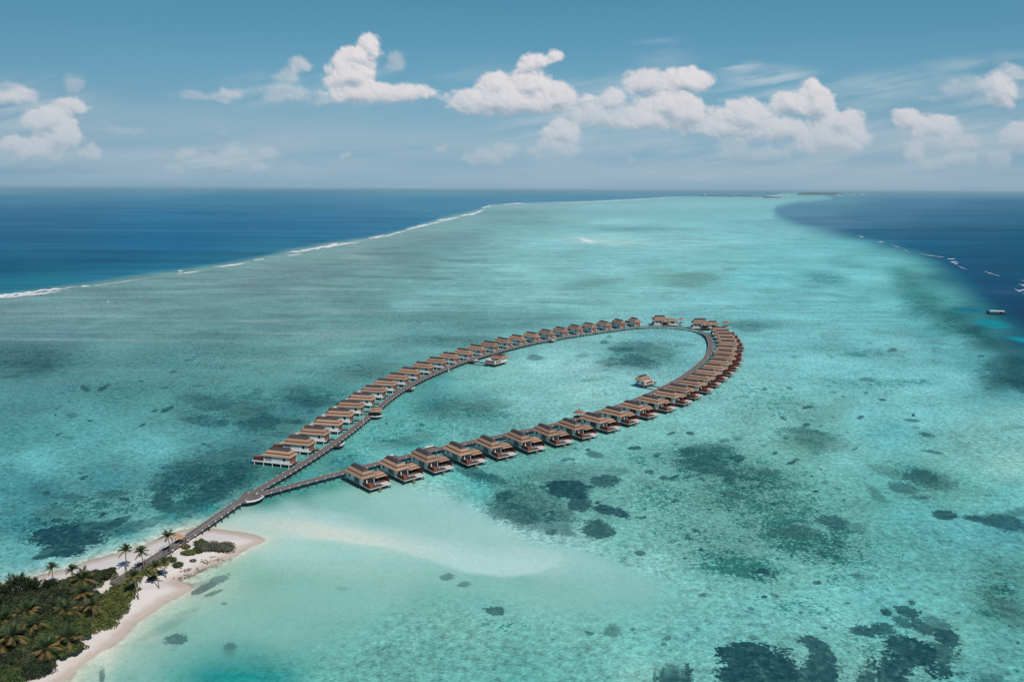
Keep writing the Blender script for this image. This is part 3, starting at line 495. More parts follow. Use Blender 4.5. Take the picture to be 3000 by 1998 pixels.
mk_ = (.55 * sst(-4, 30, dS) * sst(1700, 1620, QY) * sst(640, 800, QX))[..., None]; bed = bed * (1 - mk_ * (1 - fP[..., None])) + mk_ * (1 - fP[..., None]) * s2l((146, 198, 190))
f_ = (.9 * sst(1.5, .25, lobe(QX + 30 * fbm(WX / 12, WY / 12, 8, 3), QY, 690, 2000, 190, 62, 2)))[..., None]; bed = bed * (1 - f_) + f_ * s2l((0, 134, 132))
bed = bed + (.20 * sst(-30, 40, dS))[..., None] * (bed.mean(-1, keepdims=True) - bed)
ocean = np.clip(aL + aR, 0, 1)
clean = 1 - sst(-6 - 110 * sst(1640, 1780, QY), 10 + 40 * sst(1640, 1780, QY), dS)
clean_old = np.clip(1 - 1.15 * sst(1.45, .9, lobe(QX, QY, 1150, 1600, 520, 95, 8)), 0, 1) * np.clip(1 - sst(1.4, .8, lobe(QX, QY, 950, 1520, 420, 50, 2)), 0, 1)
mott = np.clip(mott + .07 * (1 - aL) * (1 - aR), 0, 1) * (1 - aL) * (1 - .8 * aR) * clean * sst(-3, -9, idst)
# shallows round the island: bed rises to the beach
sh = np.exp(np.clip(idst, -80, 0) / 5.0) * .9; bed = bed * (1 - sh[..., None]) + sh[..., None] * s2l((190, 192, 176))
sh = np.exp(np.clip(idst, -80, 0) / 1.6); bed = bed * (1 - sh[..., None]) + sh[..., None] * s2l((222, 210, 196))
depth = np.clip(-idst * .11, 0, 3)

# grazing light the surface itself throws back, taken off up to a cap; the rest stays in the colour
ct = CAMH / np.sqrt(WX ** 2 + WY ** 2 + CAMH ** 2)
FMAX = .075
fres = np.minimum(.02 + .98 * (1 - ct) ** 5 * .8, FMAX)
SKYREF = s2l((120, 165, 190)); KIR = np.array([.94, 1.06, 1.14])
lm = (sst(1500, 900, QX) * sst(1250, 850, QY) * (1 - aL))[..., None]
bed = bed * (np.array([1.0, 1.18, 1.23]) * (1 - lm) + np.array([1.16, 1.17, 1.19]) * lm)
rid = (sst(.80, .97, 1 - np.abs(2 * vnoise(WX / 330 + WY / 600, WY / 24, 7) - 1)) * sst(-.1, .2, fbm(WX / 260, WY / 120, 44, 3)))[..., None] * lm * .30
bed = bed * (1 - rid) + rid * s2l((172, 204, 202)) * 1.1
bed = bed * (1 + (2.6 * lm + .35) * (1 - clean[..., None]) * fbm(WX / 420 + WY / 900, WY / 42, 131, 5)[..., None]) + (.08 * (1 - sst(-30, 40, dS)) * (1 - .5 * ocean))[..., None] * (bed.mean(-1, keepdims=True) - bed)
albedo = np.clip((bed - fres[..., None] * SKYREF) / (1 - fres[..., None]) / KIR, .001, .80)
mw = bpy.data.materials.new('lagoon_water'); t = nt(mw); t.nodes.remove(t.nodes['Principled BSDF'])
def attr(n_, typ='Fac'):
    a = node(t, 'ShaderNodeAttribute'); a.attribute_name = n_; return a.outputs[typ]
gp = node(t, 'ShaderNodeNewGeometry'); P_ = gp.outputs['Position']
base = attr('sea_colour', 'Color'); oc = attr('open_sea')
# broad drifts of growth and sand; nD paints light on fine ripples
nA = noise(t, P_, 1 / 70, 5, .6, .6); nB = noise(t, P_, 1 / 13, 7, .68, .3); nC = noise(t, P_, 1 / 2.4, 5, .7); nD = noise(t, vm(t, 'MULTIPLY', P_, (1, 2.2, 1)), 1 / 1.1, 3, .6)
inl = mth(t, 'SUBTRACT', 1.0, oc)
k = mth(t, 'MULTIPLY', mth(t, 'SUBTRACT', nA, .5), .8)
k = mth(t, 'MULTIPLY_ADD', mth(t, 'SUBTRACT', nB, .5), 1.05, k)
nS = noise(t, vm(t, 'MULTIPLY', P_, (1 / 150, 1 / 17, 1)), 1.0, 6, .66, .35); sy_ = node(t, 'ShaderNodeSeparateXYZ'); t.links.new(P_, sy_.inputs[0])
k = mth(t, 'MULTIPLY_ADD', mth(t, 'MULTIPLY', mth(t, 'SUBTRACT', nS, .5), smth(t, 300, 900, sy_.outputs[1])), 1.05, k)
calm = attr('clean_sand')
k = mth(t, 'MULTIPLY_ADD', mth(t, 'SUBTRACT', nC, .5), 2.3, k)
k = mth(t, 'MULTIPLY', k, mth(t, 'MULTIPLY_ADD', calm, .86, .14))
k = mth(t, 'MULTIPLY_ADD', mth(t, 'SUBTRACT', nD, .5), mth(t, 'MULTIPLY_ADD', calm, 1.3, .4), k)
br = mth(t, 'MAXIMUM', mth(t, 'MULTIPLY_ADD', k, inl, 1.0), .25)
# wind lanes on the open sea
ws = noise(t, vm(t, 'MULTIPLY', P_, (1 / 900, 1 / 170, 1)), 1.0, 6, .62, .8)
wsm = noise(t, vm(t, 'MULTIPLY', P_, (1 / 120, 1 / 14, 1)), 1.0, 5, .65, .3)
br = mth(t, 'MULTIPLY_ADD', mth(t, 'MULTIPLY', mth(t, 'SUBTRACT', ws, .47), oc), 1.5, br)
br = mth(t, 'MULTIPLY_ADD', mth(t, 'MULTIPLY', mth(t, 'SUBTRACT', wsm, .5), oc), .8, br)
colr = mixc(t, 1.0, base, br, 'MULTIPLY')
colr = mixc(t, mth(t, 'MULTIPLY', smth(t, .56, .74, ws), mth(t, 'MULTIPLY', oc, .42)), colr, (.075, .19, .27))
# speckled growth
mo = attr('growth')
nF = noise(t, P_, 1 / 1.15, 3, .6, .5)
nM = mth(t, 'ADD', mth(t, 'MULTIPLY', nB, .30), mth(t, 'MULTIPLY_ADD', noise(t, P_, 1 / 5.5, 5, .72, .4), .28, mth(t, 'MULTIPLY', nF, .42)))
thr = mth(t, 'MULTIPLY_ADD', mo, -.20, .605)
sp_ = smth(t, thr, mth(t, 'ADD', thr, .045), nM)
sp_ = mth(t, 'MULTIPLY', sp_, smth(t, .02, .2, mo))
colr = mixc(t, mth(t, 'MULTIPLY', sp_, .8), colr, mixc(t, 1.0, colr, (.16, .42, .42), 'MULTIPLY'))
sp2 = mth(t, 'MULTIPLY', smth(t, mth(t, 'ADD', thr, .045), mth(t, 'ADD', thr, .09), nM), mo)
colr = mixc(t, mth(t, 'MULTIPLY', sp2, .8), colr, mixc(t, 1.0, colr, (.18, .36, .34), 'MULTIPLY'))
# coral heads
pa = mth(t, 'MULTIPLY_ADD', mth(t, 'SUBTRACT', mth(t, 'MULTIPLY_ADD', noise(t, P_, 1 / 9, 7, .74, .5), .58, mth(t, 'MULTIPLY', nF, .42)), .5), 3.6, mth(t, 'ADD', attr('coral'), .13))
dk = attr('coral_dark')
pm = mth(t, 'MULTIPLY', smth(t, mth(t, 'MULTIPLY_ADD', dk, .46, -.52), mth(t, 'MULTIPLY_ADD', dk, -.50, .58), pa), dk)
cd = mixc(t, smth(t, .35, .65, nC), (.001, .036, .050), (.010, .072, .078))
cd = mixc(t, smth(t, .50, .66, noise(t, P_, 1 / 2.6, 5, .74)), cd, (.05, .155, .15))
cd = mixc(t, smth(t, .55, .30, dk), cd, mixc(t, smth(t, .4, .6, nF), (.05, .13, .105), (.15, .27, .21)))
colr = mixc(t, mth(t, 'MULTIPLY', pm, .96), colr, cd)
df = node(t, 'ShaderNodeBsdfDiffuse'); t.links.new(colr, df.inputs[0])
gl = node(t, 'ShaderNodeBsdfGlossy'); gl.inputs['Roughness'].default_value = .28; gl.inputs[0].default_value = (.9, .95, 1, 1)
bp = node(t, 'ShaderNodeBump'); bp.inputs['Strength'].default_value = .5; bp.inputs['Distance'].default_value = .35
hgt = noise(t, vm(t, 'MULTIPLY', P_, (1, 1.8, 1)), .55, 4, .6)
t.links.new(hgt, bp.inputs['Height']); t.links.new(bp.outputs[0], gl.inputs['Normal']); 
fr = node(t, 'ShaderNodeFresnel'); fr.inputs[0].default_value = 1.33; t.links.new(bp.outputs[0], fr.inputs[1])
fac = mth(t, 'MINIMUM', mth(t, 'MULTIPLY', fr.outputs[0], .8), FMAX)
mx = node(t, 'ShaderNodeMixShader'); t.links.new(fac, mx.inputs[0]); t.links.new(df.outputs[0], mx.inputs[1]); t.links.new(gl.outputs[0], mx.inputs[2])
tr = node(t, 'ShaderNodeBsdfTransparent'); m2 = node(t, 'ShaderNodeMixShader')
t.links.new(smth(t, .0, .22, attr('depth')), m2.inputs[0]); t.links.new(tr.outputs[0], m2.inputs[1]); t.links.new(mx.outputs[0], m2.inputs[2])
t.links.new(m2.outputs[0], t.nodes['Material Output'].inputs[0])
keepw = idst < 3.0
WZ = np.zeros(WX.shape)
water = grid_mesh('water', WX, WY, WZ, mw, keep=keepw, attrs=dict(sea_colour=albedo, open_sea=ocean, growth=mott, coral=patch, coral_dark=dark, depth=depth, clean_sand=clean))
tag(water, 'turquoise lagoon water over sand and coral between deep blue sea', 'water', kind='structure')
# ------------------------------------------------------------------ breakers on the reef edge
mf = bpy.data.materials.new('sea_foam'); t = nt(mf); b = t.nodes['Principled BSDF']; b.inputs['Base Color'].default_value = (.74, .78, .78, 1); b.inputs['Roughness'].default_value = .8
g_ = node(t, 'ShaderNodeNewGeometry').outputs['Position']
fo = noise(t, vm(t, 'MULTIPLY', g_, (1, 1, .2)), .22, 6, .7); tr = node(t, 'ShaderNodeBsdfTransparent'); mx = node(t, 'ShaderNodeMixShader')
at_ = node(t, 'ShaderNodeAttribute'); at_.attribute_name = 'foam'
t.links.new(smth(t, .40, .58, mth(t, 'ADD', fo, mth(t, 'MULTIPLY_ADD', at_.outputs['Fac'], .75, -.34))), mx.inputs[0]); t.links.new(tr.outputs[0], mx.inputs[1]); t.links.new(b.outputs[0], mx.inputs[2])
t.links.new(mx.outputs[0], t.nodes['Material Output'].inputs[0])
SURF = [  # polyline in survey pixels, thickness in pixels, strength
 ([(-300, 902), (-100, 880), (0, 868), (70, 860), (130, 852), (195, 846), (235, 841)], 7, 1), ([(0, 876), (60, 869), (130, 862), (190, 853)], 3.2, .6), ([(235, 841), (262, 838)], 3, .8),
 ([(240, 843), (300, 836), (380, 824), (440, 817)], 1.6, .5), ([(-300, 908), (0, 874), (120, 860), (240, 846)], 2.6, .6), ([(522, 795), (536, 794)], 4, 1), ([(640, 783), (740, 768)], 1.5, .55), ([(1000, 716), (1062, 706), (1130, 693), (1220, 668), (1300, 648), (1400, 622), (1445, 603)], 2.0, .65), ([(511, 804), (540, 801), (590, 796)], 2.6, .9), ([(628, 784), (670, 779), (720, 772)], 4, 1), ([(742, 763), (778, 759)], 3.2, 1),
 ([(832, 743), (880, 737), (930, 728), (1000, 716), (1062, 711)], 5.5, 1), ([(832, 751), (890, 745)], 2.4, .8), ([(962, 718), (990, 713)], 3.5, 1), ([(1078, 698), (1100, 695), (1130, 690)], 4, 1), ([(1118, 695), (1150, 687), (1186, 677)], 4, 1),
 ([(1188, 671), (1230, 665), (1260, 657)], 4, 1), ([(1222, 663), (1252, 658)], 4, 1), ([(1255, 658), (1290, 651)], 3.5, 1), ([(1276, 647), (1310, 644), (1345, 638)], 4.5, 1), ([(1345, 634), (1385, 628), (1420, 615)], 4.5, 1), ([(1412, 609), (1440, 602)], 4, 1),
 ([(1465, 600), (1510, 597), (1545, 596)], 2.2, 1), ([(1582, 595), (1660, 594), (1720, 592), (1800, 589), (1880, 584), (1960, 579), (2010, 577), (2040, 576.5)], 1.7, 1),
 ([(2515, 694), (2530, 696)], 3, .6), ([(2574, 712), (2588, 709)], 3.2, .9), ([(2608, 717), (2625, 722), (2640, 727)], 2.4, .9), ([(2645, 727), (2652, 733), (2662, 738)], 4, .9), ([(2690, 743), (2720, 749), (2770, 756)], 1.6, .7),
 ([(2776, 760), (2798, 759)], 3.5, .9), ([(2784, 768), (2800, 766), (2808, 770)], 4, 1), ([(2790, 773), (2806, 774)], 3, .9), ([(2800, 779), (2832, 789)], 2.5, .8), ([(2884, 797), (2900, 801), (2910, 805)], 3.5, 1), ([(2905, 804), (2932, 810)], 2, .7),
 ([(2988, 822), (3030, 832)], 3.5, 1), ([(2984, 836), (3040, 838)], 5, 1), ([(2970, 847), (2985, 854), (3010, 846)], 4.5, 1), ([(2992, 861), (3060, 872)], 5, 1), ([(312, 885), (322, 886)], 1.8, .7), ([(1702, 700), (1716, 699)], 2, .0)]
fv, ff, fa = [], [], []
for pl, th, st_ in SURF:
    if st_ == 0: continue
    pl = np.array(pl, float); sg = np.concatenate([[0], np.cumsum(np.hypot(*np.diff(pl, axis=0).T))]); n = max(5, int(sg[-1] / 2.2))
    u = np.linspace(0, sg[-1], n); xs = np.interp(u, sg, pl[:, 0]); ys = np.interp(u, sg, pl[:, 1]); b0 = len(fv)
    for i in range(n):
        e_ = math.sin(math.pi * (i + .5) / n) ** .35; wv = (.75 + 1.3 * float(fbm(np.array([u[i] / 9]), np.array([th * 7.0]), 66, 3)[0])); h_ = th * (1.05 if xs[i] < 2400 else .5) * e_ * max(.25, wv)
        yc = ys[i] + float(fbm(np.array([u[i] / 14]), np.array([th + 3.0]), 12, 2)[0]) * th * (.9 if xs[i] < 2400 else 2.2)
        for j in range(5):
            q = j / 2 - 1; p = G(xs[i], yc + q * h_, 0.0)
            dist = float(np.hypot(*p)); zt = (1 - q * q) * min(1.6, .5 + dist / 2500)
            fv.append((p[0], p[1], .06 + zt * .8)); fa.append((1 - abs(q) ** 1.5) * e_ * (.55 + .45 * st_))
    for i in range(n - 1):
        for j in range(4):
            a = b0 + i * 5 + j; ff.append((a, a + 5, a + 6, a + 1))
me = bpy.data.meshes.new('surf'); me.from_pydata([tuple(map(float, p)) for p in fv], [], ff); a_ = me.attributes.new('foam', 'FLOAT', 'POINT'); a_.data.foreach_set('value', np.array(fa, np.float32)); me.materials.append(mf)
tag(link_mesh('surf', me), 'broken white lines of surf along both outer edges of the reef', 'surf', kind='stuff')
# sky
mk = bpy.data.materials.new('sky_air'); t = nt(mk); t.nodes.remove(t.nodes['Principled BSDF'])
em = node(t, 'ShaderNodeEmission'); a_ = node(t, 'ShaderNodeAttribute'); a_.attribute_name = 'air'
t.links.new(a_.outputs['Color'], em.inputs[0]); t.links.new(em.outputs[0], t.nodes['Material Output'].inputs[0]); mk.cycles.emission_sampling = 'NONE'
X_, Y_, Z_, C_ = sky_backdrop()
sk = grid_mesh('sky', X_, Y_, Z_, mk, attrs=dict(air=C_)); tag(sk, 'blue sky paling to the horizon with heaped white clouds', 'sky', kind='structure')
# ------------------------------------------------------------------ jetty line
DZ = 2.2
JT = [(335, 1708), (356, 1695), (399, 1668), (441, 1640), (484, 1615), (526, 1589), (569, 1559), (622, 1523), (664, 1494), (700, 1470), (721, 1456)]
JL = [(721, 1456), (770, 1428), (827, 1394), (891, 1356), (934, 1330), (965, 1307), (997, 1286), (1029, 1262), (1061, 1235), (1093, 1209), (1123, 1182), (1155, 1156), (1187, 1137), (1219, 1118), (1261, 1099), (1314, 1077), (1351, 1061),
      (1402, 1046), (1479, 1024), (1555, 1005), (1632, 990), (1708, 978), (1785, 967), (1848, 959), (1889, 955), (1918, 954.5), (1952, 955), (1994, 957.5), (2020, 961), (2045, 966), (2064, 974), (2076, 985), (2081, 999), (2084, 1016), (2081, 1029),
      (2073, 1044), (2059, 1058), (2037, 1077), (1997, 1107), (1955, 1129), (1912, 1150), (1859, 1173), (1802, 1192), (1750, 1208), (1682, 1229), (1619, 1246), (1534, 1263), (1449, 1280), (1385, 1293), (1290, 1313), (1203, 1333), (1162, 1343),
      (1107, 1357), (1061, 1368), (997, 1386), (923, 1404), (849, 1423), (774, 1445), (724, 1458)]
def smooth_line(pts, step=1.0, sig=9):
    P = np.array([G(x, y, DZ) for x, y in pts]); s_ = np.concatenate([[0], np.cumsum(np.hypot(*np.diff(P, axis=0).T))])
    u = np.arange(0, s_[-1] + step * .5, step); Q = np.stack([np.interp(u, s_, P[:, i]) for i in (0, 1)], -1)
    k = np.exp(-.5 * (np.arange(-3 * sig, 3 * sig + 1) / sig) ** 2); k /= k.sum(); n = len(k) // 2
    E_ = np.concatenate([Q[:1] * 2 - Q[n:0:-1], Q, 2 * Q[-1:] - Q[-2:-n - 2:-1]])
    return np.stack([np.convolve(E_[:, i], k, 'valid') for i in (0, 1)], -1)
TR = smooth_line(JT, sig=5); LP = smooth_line(JL, sig=11)
def tang(Q):
    T = np.gradient(Q, axis=0); return T / np.linalg.norm(T, axis=1)[:, None]
TT_, TL_ = tang(TR), tang(LP)
def strip(mb, Q, T, w, z0, z1, off=0.0):
    N = np.stack([-T[:, 1], T[:, 0]], -1); n = len(Q); vs = []
    for i in range(n):
        for sgn, z in ((-1, z0), (1, z0), (1, z1), (-1, z1)):
            p = Q[i] + N[i] * (off + sgn * w / 2); vs.append((p[0], p[1], z))
    fs = []
    for i in range(n - 1):
        a = 4 * i
        for j in range(4): fs.append((a + j, a + 4 + j, a + 4 + (j + 1) % 4, a + (j + 1) % 4))
    fs += [(0, 1, 2, 3), (4 * n - 1, 4 * n - 2, 4 * n - 3, 4 * n - 4)]
    mb.add(vs, fs)
JW = 3.4
jy = empty('jetty', (float(TR[-1][0]), float(TR[-1][1]), 0)); o0 = jy.location.copy()
tag(jy, 'long brown timber jetty leaving the beach and looping round the lagoon', 'jetty')
def jpart(name, mb, m, parent=None):
    for i, (a, b, c) in enumerate(mb.v): mb.v[i] = (a - o0.x, b - o0.y, c)
    return mb.build(name, m, parent or jy)
mb = MB(); st1 = 3; strip(mb, TR, TT_, JW, DZ - .28, DZ); strip(mb, LP[2:-2:st1], TL_[2:-2:st1], JW, DZ - .281, DZ - .004); jdeck = jpart('deck', mb, M['deck'])
mb = MB()
for sg in (-1, 1):
    strip(mb, TR, TT_, .16, DZ + .002, DZ + .22, sg * (JW / 2 - .1)); strip(mb, LP[7:-7:st1], TL_[7:-7:st1], .14, DZ + .002, DZ + .20, sg * (JW / 2 - .1))
jpart('kerb', mb, M['rail'])
mb = MB()
for sg in (-1, 1):
    strip(mb, TR[:-8:2], TT_[:-8:2], .09, DZ + .95, DZ + 1.03, sg * (JW / 2 - .12))
    for i in range(0, len(TR) - 8, 3):
        p = TR[i] + np.array([-TT_[i][1], TT_[i][0]]) * sg * (JW / 2 - .12); mb.box(p[0] - .05, p[0] + .05, p[1] - .05, p[1] + .05, DZ + .2, DZ + .95)
jpart('railing', mb, M['railpale'])
allp = [(TR[i], TT_[i]) for i in range(24, len(TR) - 3, 4)] + [(LP[i], TL_[i]) for i in range(4, len(LP) - 4, 4)]
allp.sort(key=lambda a: a[0][1]); rest = MB(); np_ = 0
capn = MB()
for q, tg in allp:
    nn = np.array([-tg[1], tg[0]])
    for sg in (-1, 1):
        p = q + nn * sg * (JW / 2 + .12); far_ = np_ >= 98
        m_ = rest if far_ else MB()
        m_.tube((p[0], p[1], -1.5), (p[0], p[1], DZ - .05), .17, n=6)
        if not far_: jpart('pile', m_, M['pile'])
        capn.box(p[0] - .20, p[0] + .20, p[1] - .20, p[1] + .20, DZ - .05, DZ + .22)
        np_ += 1
    a = q - nn * 1.75; b = q + nn * 1.75; rest.tube((a[0], a[1], DZ - .45), (b[0], b[1], DZ - .45), .13, n=4)
r_ = jpart('pile_caps', capn, M['white']); r_['kind'] = 'stuff'; r_['label'] = 'small white caps on the pile heads along both edges'
# platform at the fork
def poly_slab(mb, pts, z0, z1):
    n = len(pts); mb.add([(x, y, z0) for x, y in pts] + [(x, y, z1) for x, y in pts], [tuple(range(n))[::-1], tuple(range(n, 2 * n))] + [(i, (i + 1) % n, (i + 1) % n + n, i + n) for i in range(n)])
def ccw(pts):
    a = sum(pts[i][0] * pts[(i + 1) % len(pts)][1] - pts[(i + 1) % len(pts)][0] * pts[i][1] for i in range(len(pts))); return pts if a > 0 else pts[::-1]
PF = [(700, 1462), (709, 1448), (719, 1440), (738, 1438), (760, 1436), (778, 1441), (774, 1452), (762, 1462), (745, 1469), (724, 1472), (708, 1472)]
mb = MB(); poly_slab(mb, ccw([tuple(G(x, y, DZ)) for x, y in PF]), DZ - .3, DZ - .008); jpart('platform', mb, M['deck'])
def arc_bench(pxs):
    Q = smooth_line(pxs, .8, 2); mb = MB(); strip(mb, Q, tang(Q), .38, DZ + .03, DZ + .48); return jpart('bench', mb, M['white'])
arc_bench([(722, 1471.5), (745, 1470), (763, 1463.5), (773, 1455)])
# small viewing platforms with benches
def view_platform(px, py, side, ln=7.5, wd=3.6):
    c = G(px, py, DZ); i = int(np.argmin(np.hypot(*(LP - c).T))); q = LP[i]; tg = TL_[i]; nn = np.array([-tg[1], tg[0]]) * side
    a = q + nn * (JW / 2 - .05); pts = [a - tg * ln / 2, a - tg * ln * .36 + nn * wd * .8, a - tg * ln * .18 + nn * wd, a + tg * ln * .18 + nn * wd, a + tg * ln * .36 + nn * wd * .8, a + tg * ln / 2]
    mb = MB(); poly_slab(mb, ccw([tuple(p) for p in pts]), DZ - .3, DZ - .012); w_ = jpart('viewing_platform', mb, M['deckdark'])
    mb = MB(); Q = np.array([a - tg * ln * .30 + nn * (wd * .84), a - tg * ln * .18 + nn * (wd - .35), a + tg * ln * .18 + nn * (wd - .35), a + tg * ln * .30 + nn * (wd * .84)]); strip(mb, Q, tang(Q), .5, DZ + .0, DZ + .48); jpart('bench', mb, M['white'])
    for sg in (-.25, .25):
        p = a + tg * ln * sg + nn * wd * .7; rest.tube((p[0], p[1], -1.5), (p[0], p[1], DZ - .3), .15)
for px, py in ((982, 1300), (1206, 1137), (1384, 1054), (1616, 996), (1277, 1318), (1162, 1346)): view_platform(px, py, -1)
r_ = jpart('piling', rest, M['pile']); r_['kind'] = 'stuff'; r_['label'] = 'remaining dark piles and cross beams carrying the far stretches of deck'
# ------------------------------------------------------------------ villas
def roof_parts(parent, x0, x1, y0, y1, z, my=1, k=1.0, cap=True, name='roof', pitch=1.0):
    def rc(i): return (x0 + i, x1 - i, y0 + i, y1 - i)
    a = MB(my); a.fr(rc(0), z, rc(1.2 * k), z + .80 * k * pitch); a.box(x0 + .05, x1 - .05, y0 + .05, y1 - .05, z - .14, z - .003)
    a.fr(rc(1.08 * k), z + 1.28 * k * pitch, rc(2.25 * k), z + 2.12 * k * pitch); r = a.build(name, M['roof'], parent)
    b = MB(my); b.box(x0 + 1.12 * k, x1 - 1.12 * k, y0 + 1.12 * k, y1 - 1.12 * k, z + .72 * k * pitch, z + 1.275 * k * pitch); b.build('roof_band', M['band'], r)
    if cap:
        c = MB(my); c.fr(rc(2.2 * k), z + 2.08 * k * pitch, rc(2.8 * k), z + 3.1 * k * pitch); c.build('ridge_cap', M['cap'], r)
    return r
def villa_template(name, my, right):
    t = empty(name)
    a = MB(my); a.box(-.4, 13.2, -2.85, 3.0, DZ - .25, DZ); a.box(9.0, 13.2, 3.001, 7.6, DZ - .25, DZ); a.box(13.201, 18.6, -2.85, 7.6, DZ - .25, DZ - .02); a.build('deck', M['deckdark'], t)
    a = MB(my)
    a.box(-.45, 18.65, -2.97, -2.853, DZ - (.2 if right else .5), DZ + .03); a.box(-.5, -.403, -2.849, 3.1, DZ - .5, DZ + .03); a.box(18.603, 18.72, -2.849, 7.7, DZ - .22, DZ + .05); a.box(9, 18.65, 7.603, 7.7, DZ - .22, DZ + .05)
    a.build('fascia', M['pale'] if right else M['white'], t)
    for x in (.6, 4.6, 8.8, 13.2, 17.8):
        for y in (-2.7, 2.7): a = MB(my); a.tube((x, y, -1.5), (x, y, DZ - .25), .15, n=6); a.build('stilt', M['white'] if y < 0 and not right else M['pile'], t)
    for x in (11, 17.8): a = MB(my); a.tube((x, 7.2, -1.5), (x, 7.2, DZ - .25), .15, n=6); a.build('stilt', M['pile'], t)
    a = MB(my); a.box(0, 13, -2.75, 2.75, DZ + .001, 5.1); w = a.build('wall', M['wall'], t)
    a = MB(my); a.box(-.14, -.003, -2.6, .5, DZ + .1, 4.65); a.build('entrance_screen', M['wood'], t)
    a = MB(my); a.box(-.12, -.003, .9, 1.9, DZ + .05, 4.3); a.build('door', M['brown'], t)
    a = MB(my); a.box(2.2, 3.3, -2.80, -2.753, DZ + .9, 4.5); a.build('window', M['glass'], t)
    if right:
        a = MB(my); a.box(6.6, 10.4, -2.84, -2.753, DZ + .1, 4.7); a.build('window', M['glass'], t)
    else:
        a = MB(my); a.box(9.0, 12.2, -2.84, -2.753, DZ + .5, 4.6); a.build('louvre_panel', M['louvre'], t)
    a = MB(my); a.box(13.003, 13.1, -2.4, 2.4, DZ + .02, 4.6); a.build('glass_door', M['glass'], t)
    roof_parts(t, -.9, 13.6, -3.6, 3.6, 5.05, my)
    roof_parts(t, 8.6, 14.4, 2.6, 8.2, 4.35, my, k=.62, cap=False, name='porch_roof')
    for y in (4.0, 7.8):
        a = MB(my); a.tube((14.0, y, DZ), (14.0, y, 4.25), .1); a.build('post', M['white'] if y > 5 else M['brown'], t)
    a = MB(my); a.box(9.2, 17.0, 7.30, 7.5, DZ, 4.1); a.box(9.2, 9.4, 3.0, 7.299, DZ, 4.2); a.build('side_wall', M['brown'], t)
    a = MB(my); a.box(13.12, 18.0, -2.84, -2.66, DZ, 3.95); a.build('privacy_screen', M['brown'], t)
    a = MB(my); a.box(15.9, 18.0, -2.65, -1.1, DZ, 3.95); a.build('shower_box', M['wood'] if not right else M['rust'], t)
    a = MB(my); a.box(15.2, 18.55, 3.6, 7.25, DZ - .015, DZ + .14); a.build('sun_deck', M['pale'], t)
    a = MB(my); a.box(18.75, 19.6, 1.0, 2.2, .9, 1.05); a.box(18.75, 19.1, 1.0, 2.2, 1.5, 1.65); a.tube((19.5, 1.1, -1.2), (19.5, 1.1, 2.4), .06); a.tube((19.5, 2.1, -1.2), (19.5, 2.1, 2.4), .06); a.build('ladder', M['rail'], t)
    return t
TL0 = villa_template('overwater_villa', -1, False); TR0 = villa_template('overwater_villa', 1, True)
def sunbed():
    t = empty('sun_lounger'); a = MB(); a.box(-.95, .95, -.33, .33, .22, .32)
    for x in (-.8, .8):
        for y in (-.28, .28): a.box(x - .04, x + .04, y - .04, y + .04, 0, .22)
    a.build('frame', M['white'], t); a = MB(); a.box(-.3, .92, -.3, .3, .323, .42); a.build('cushion', M['blue'], t)
    a = MB(); a.fr((-.36, -.30, -.3, .3), .33, (-.98, -.90, -.3, .3), .88); a.build('backrest', M['white'], t); return t
def parasol():
    t = empty('parasol'); a = MB(); a.tube((0, 0, 0), (0, 0, 2.7), .04); a.tube((0, 0, 0), (0, 0, .12), .35, n=10); a.build('pole', M['rail'], t)
    a = MB(); a.tube((0, 0, 1.0), (0, 0, 2.6), .34, .07, n=10); a.build('canopy', M['white'], t); return t
SB = sunbed(); PA = parasol()
ORD = 'first second third fourth fifth sixth seventh eighth ninth tenth eleventh twelfth thirteenth fourteenth fifteenth sixteenth seventeenth eighteenth nineteenth twentieth twenty-first twenty-second twenty-third twenty-fourth twenty-fifth twenty-sixth twenty-seventh'.split()
VL = [(849, 1359), (905, 1322), (951, 1291), (992, 1262), (1025, 1235), (1057, 1209), (1089, 1186), (1121, 1163), (1153, 1143), (1187, 1125), (1220, 1108), (1259, 1091), (1297, 1076), (1334, 1062), (1373, 1050), (1410, 1038), (1448, 1027),
      (1487, 1016), (1527, 1007.5), (1568, 999), (1610, 990.5), (1651, 983), (1693, 976), (1734, 970), (1777, 964), (1819, 958.5), (1861, 954)]
VR = [(1059, 1406), (1160, 1382), (1249, 1358), (1347, 1337), (1437, 1317), (1526, 1298.5), (1608, 1280), (1684, 1262), (1757, 1242.5), (1819, 1223), (1875, 1204.5), (1930, 1186), (1980, 1168), (2013, 1151), (2049, 1134), (2075, 1117), (2098, 1101), (2119, 1086), (2135, 1071), (2146, 1057), (2152, 1043), (2154, 1029.5)]
VC = [(2132, 1003), (2129, 992), (2124, 981.5), (2117, 971.5), (2108, 962.5)]
def frame_at(c):
    i = int(np.argmin(np.hypot(*(LP - c).T))); lo_, hi_ = max(0, i - 6), min(len(LP) - 1, i + 6)
    T = LP[hi_] - LP[lo_]; T /= np.linalg.norm(T); return LP[i], T, np.array([-T[1], T[0]])
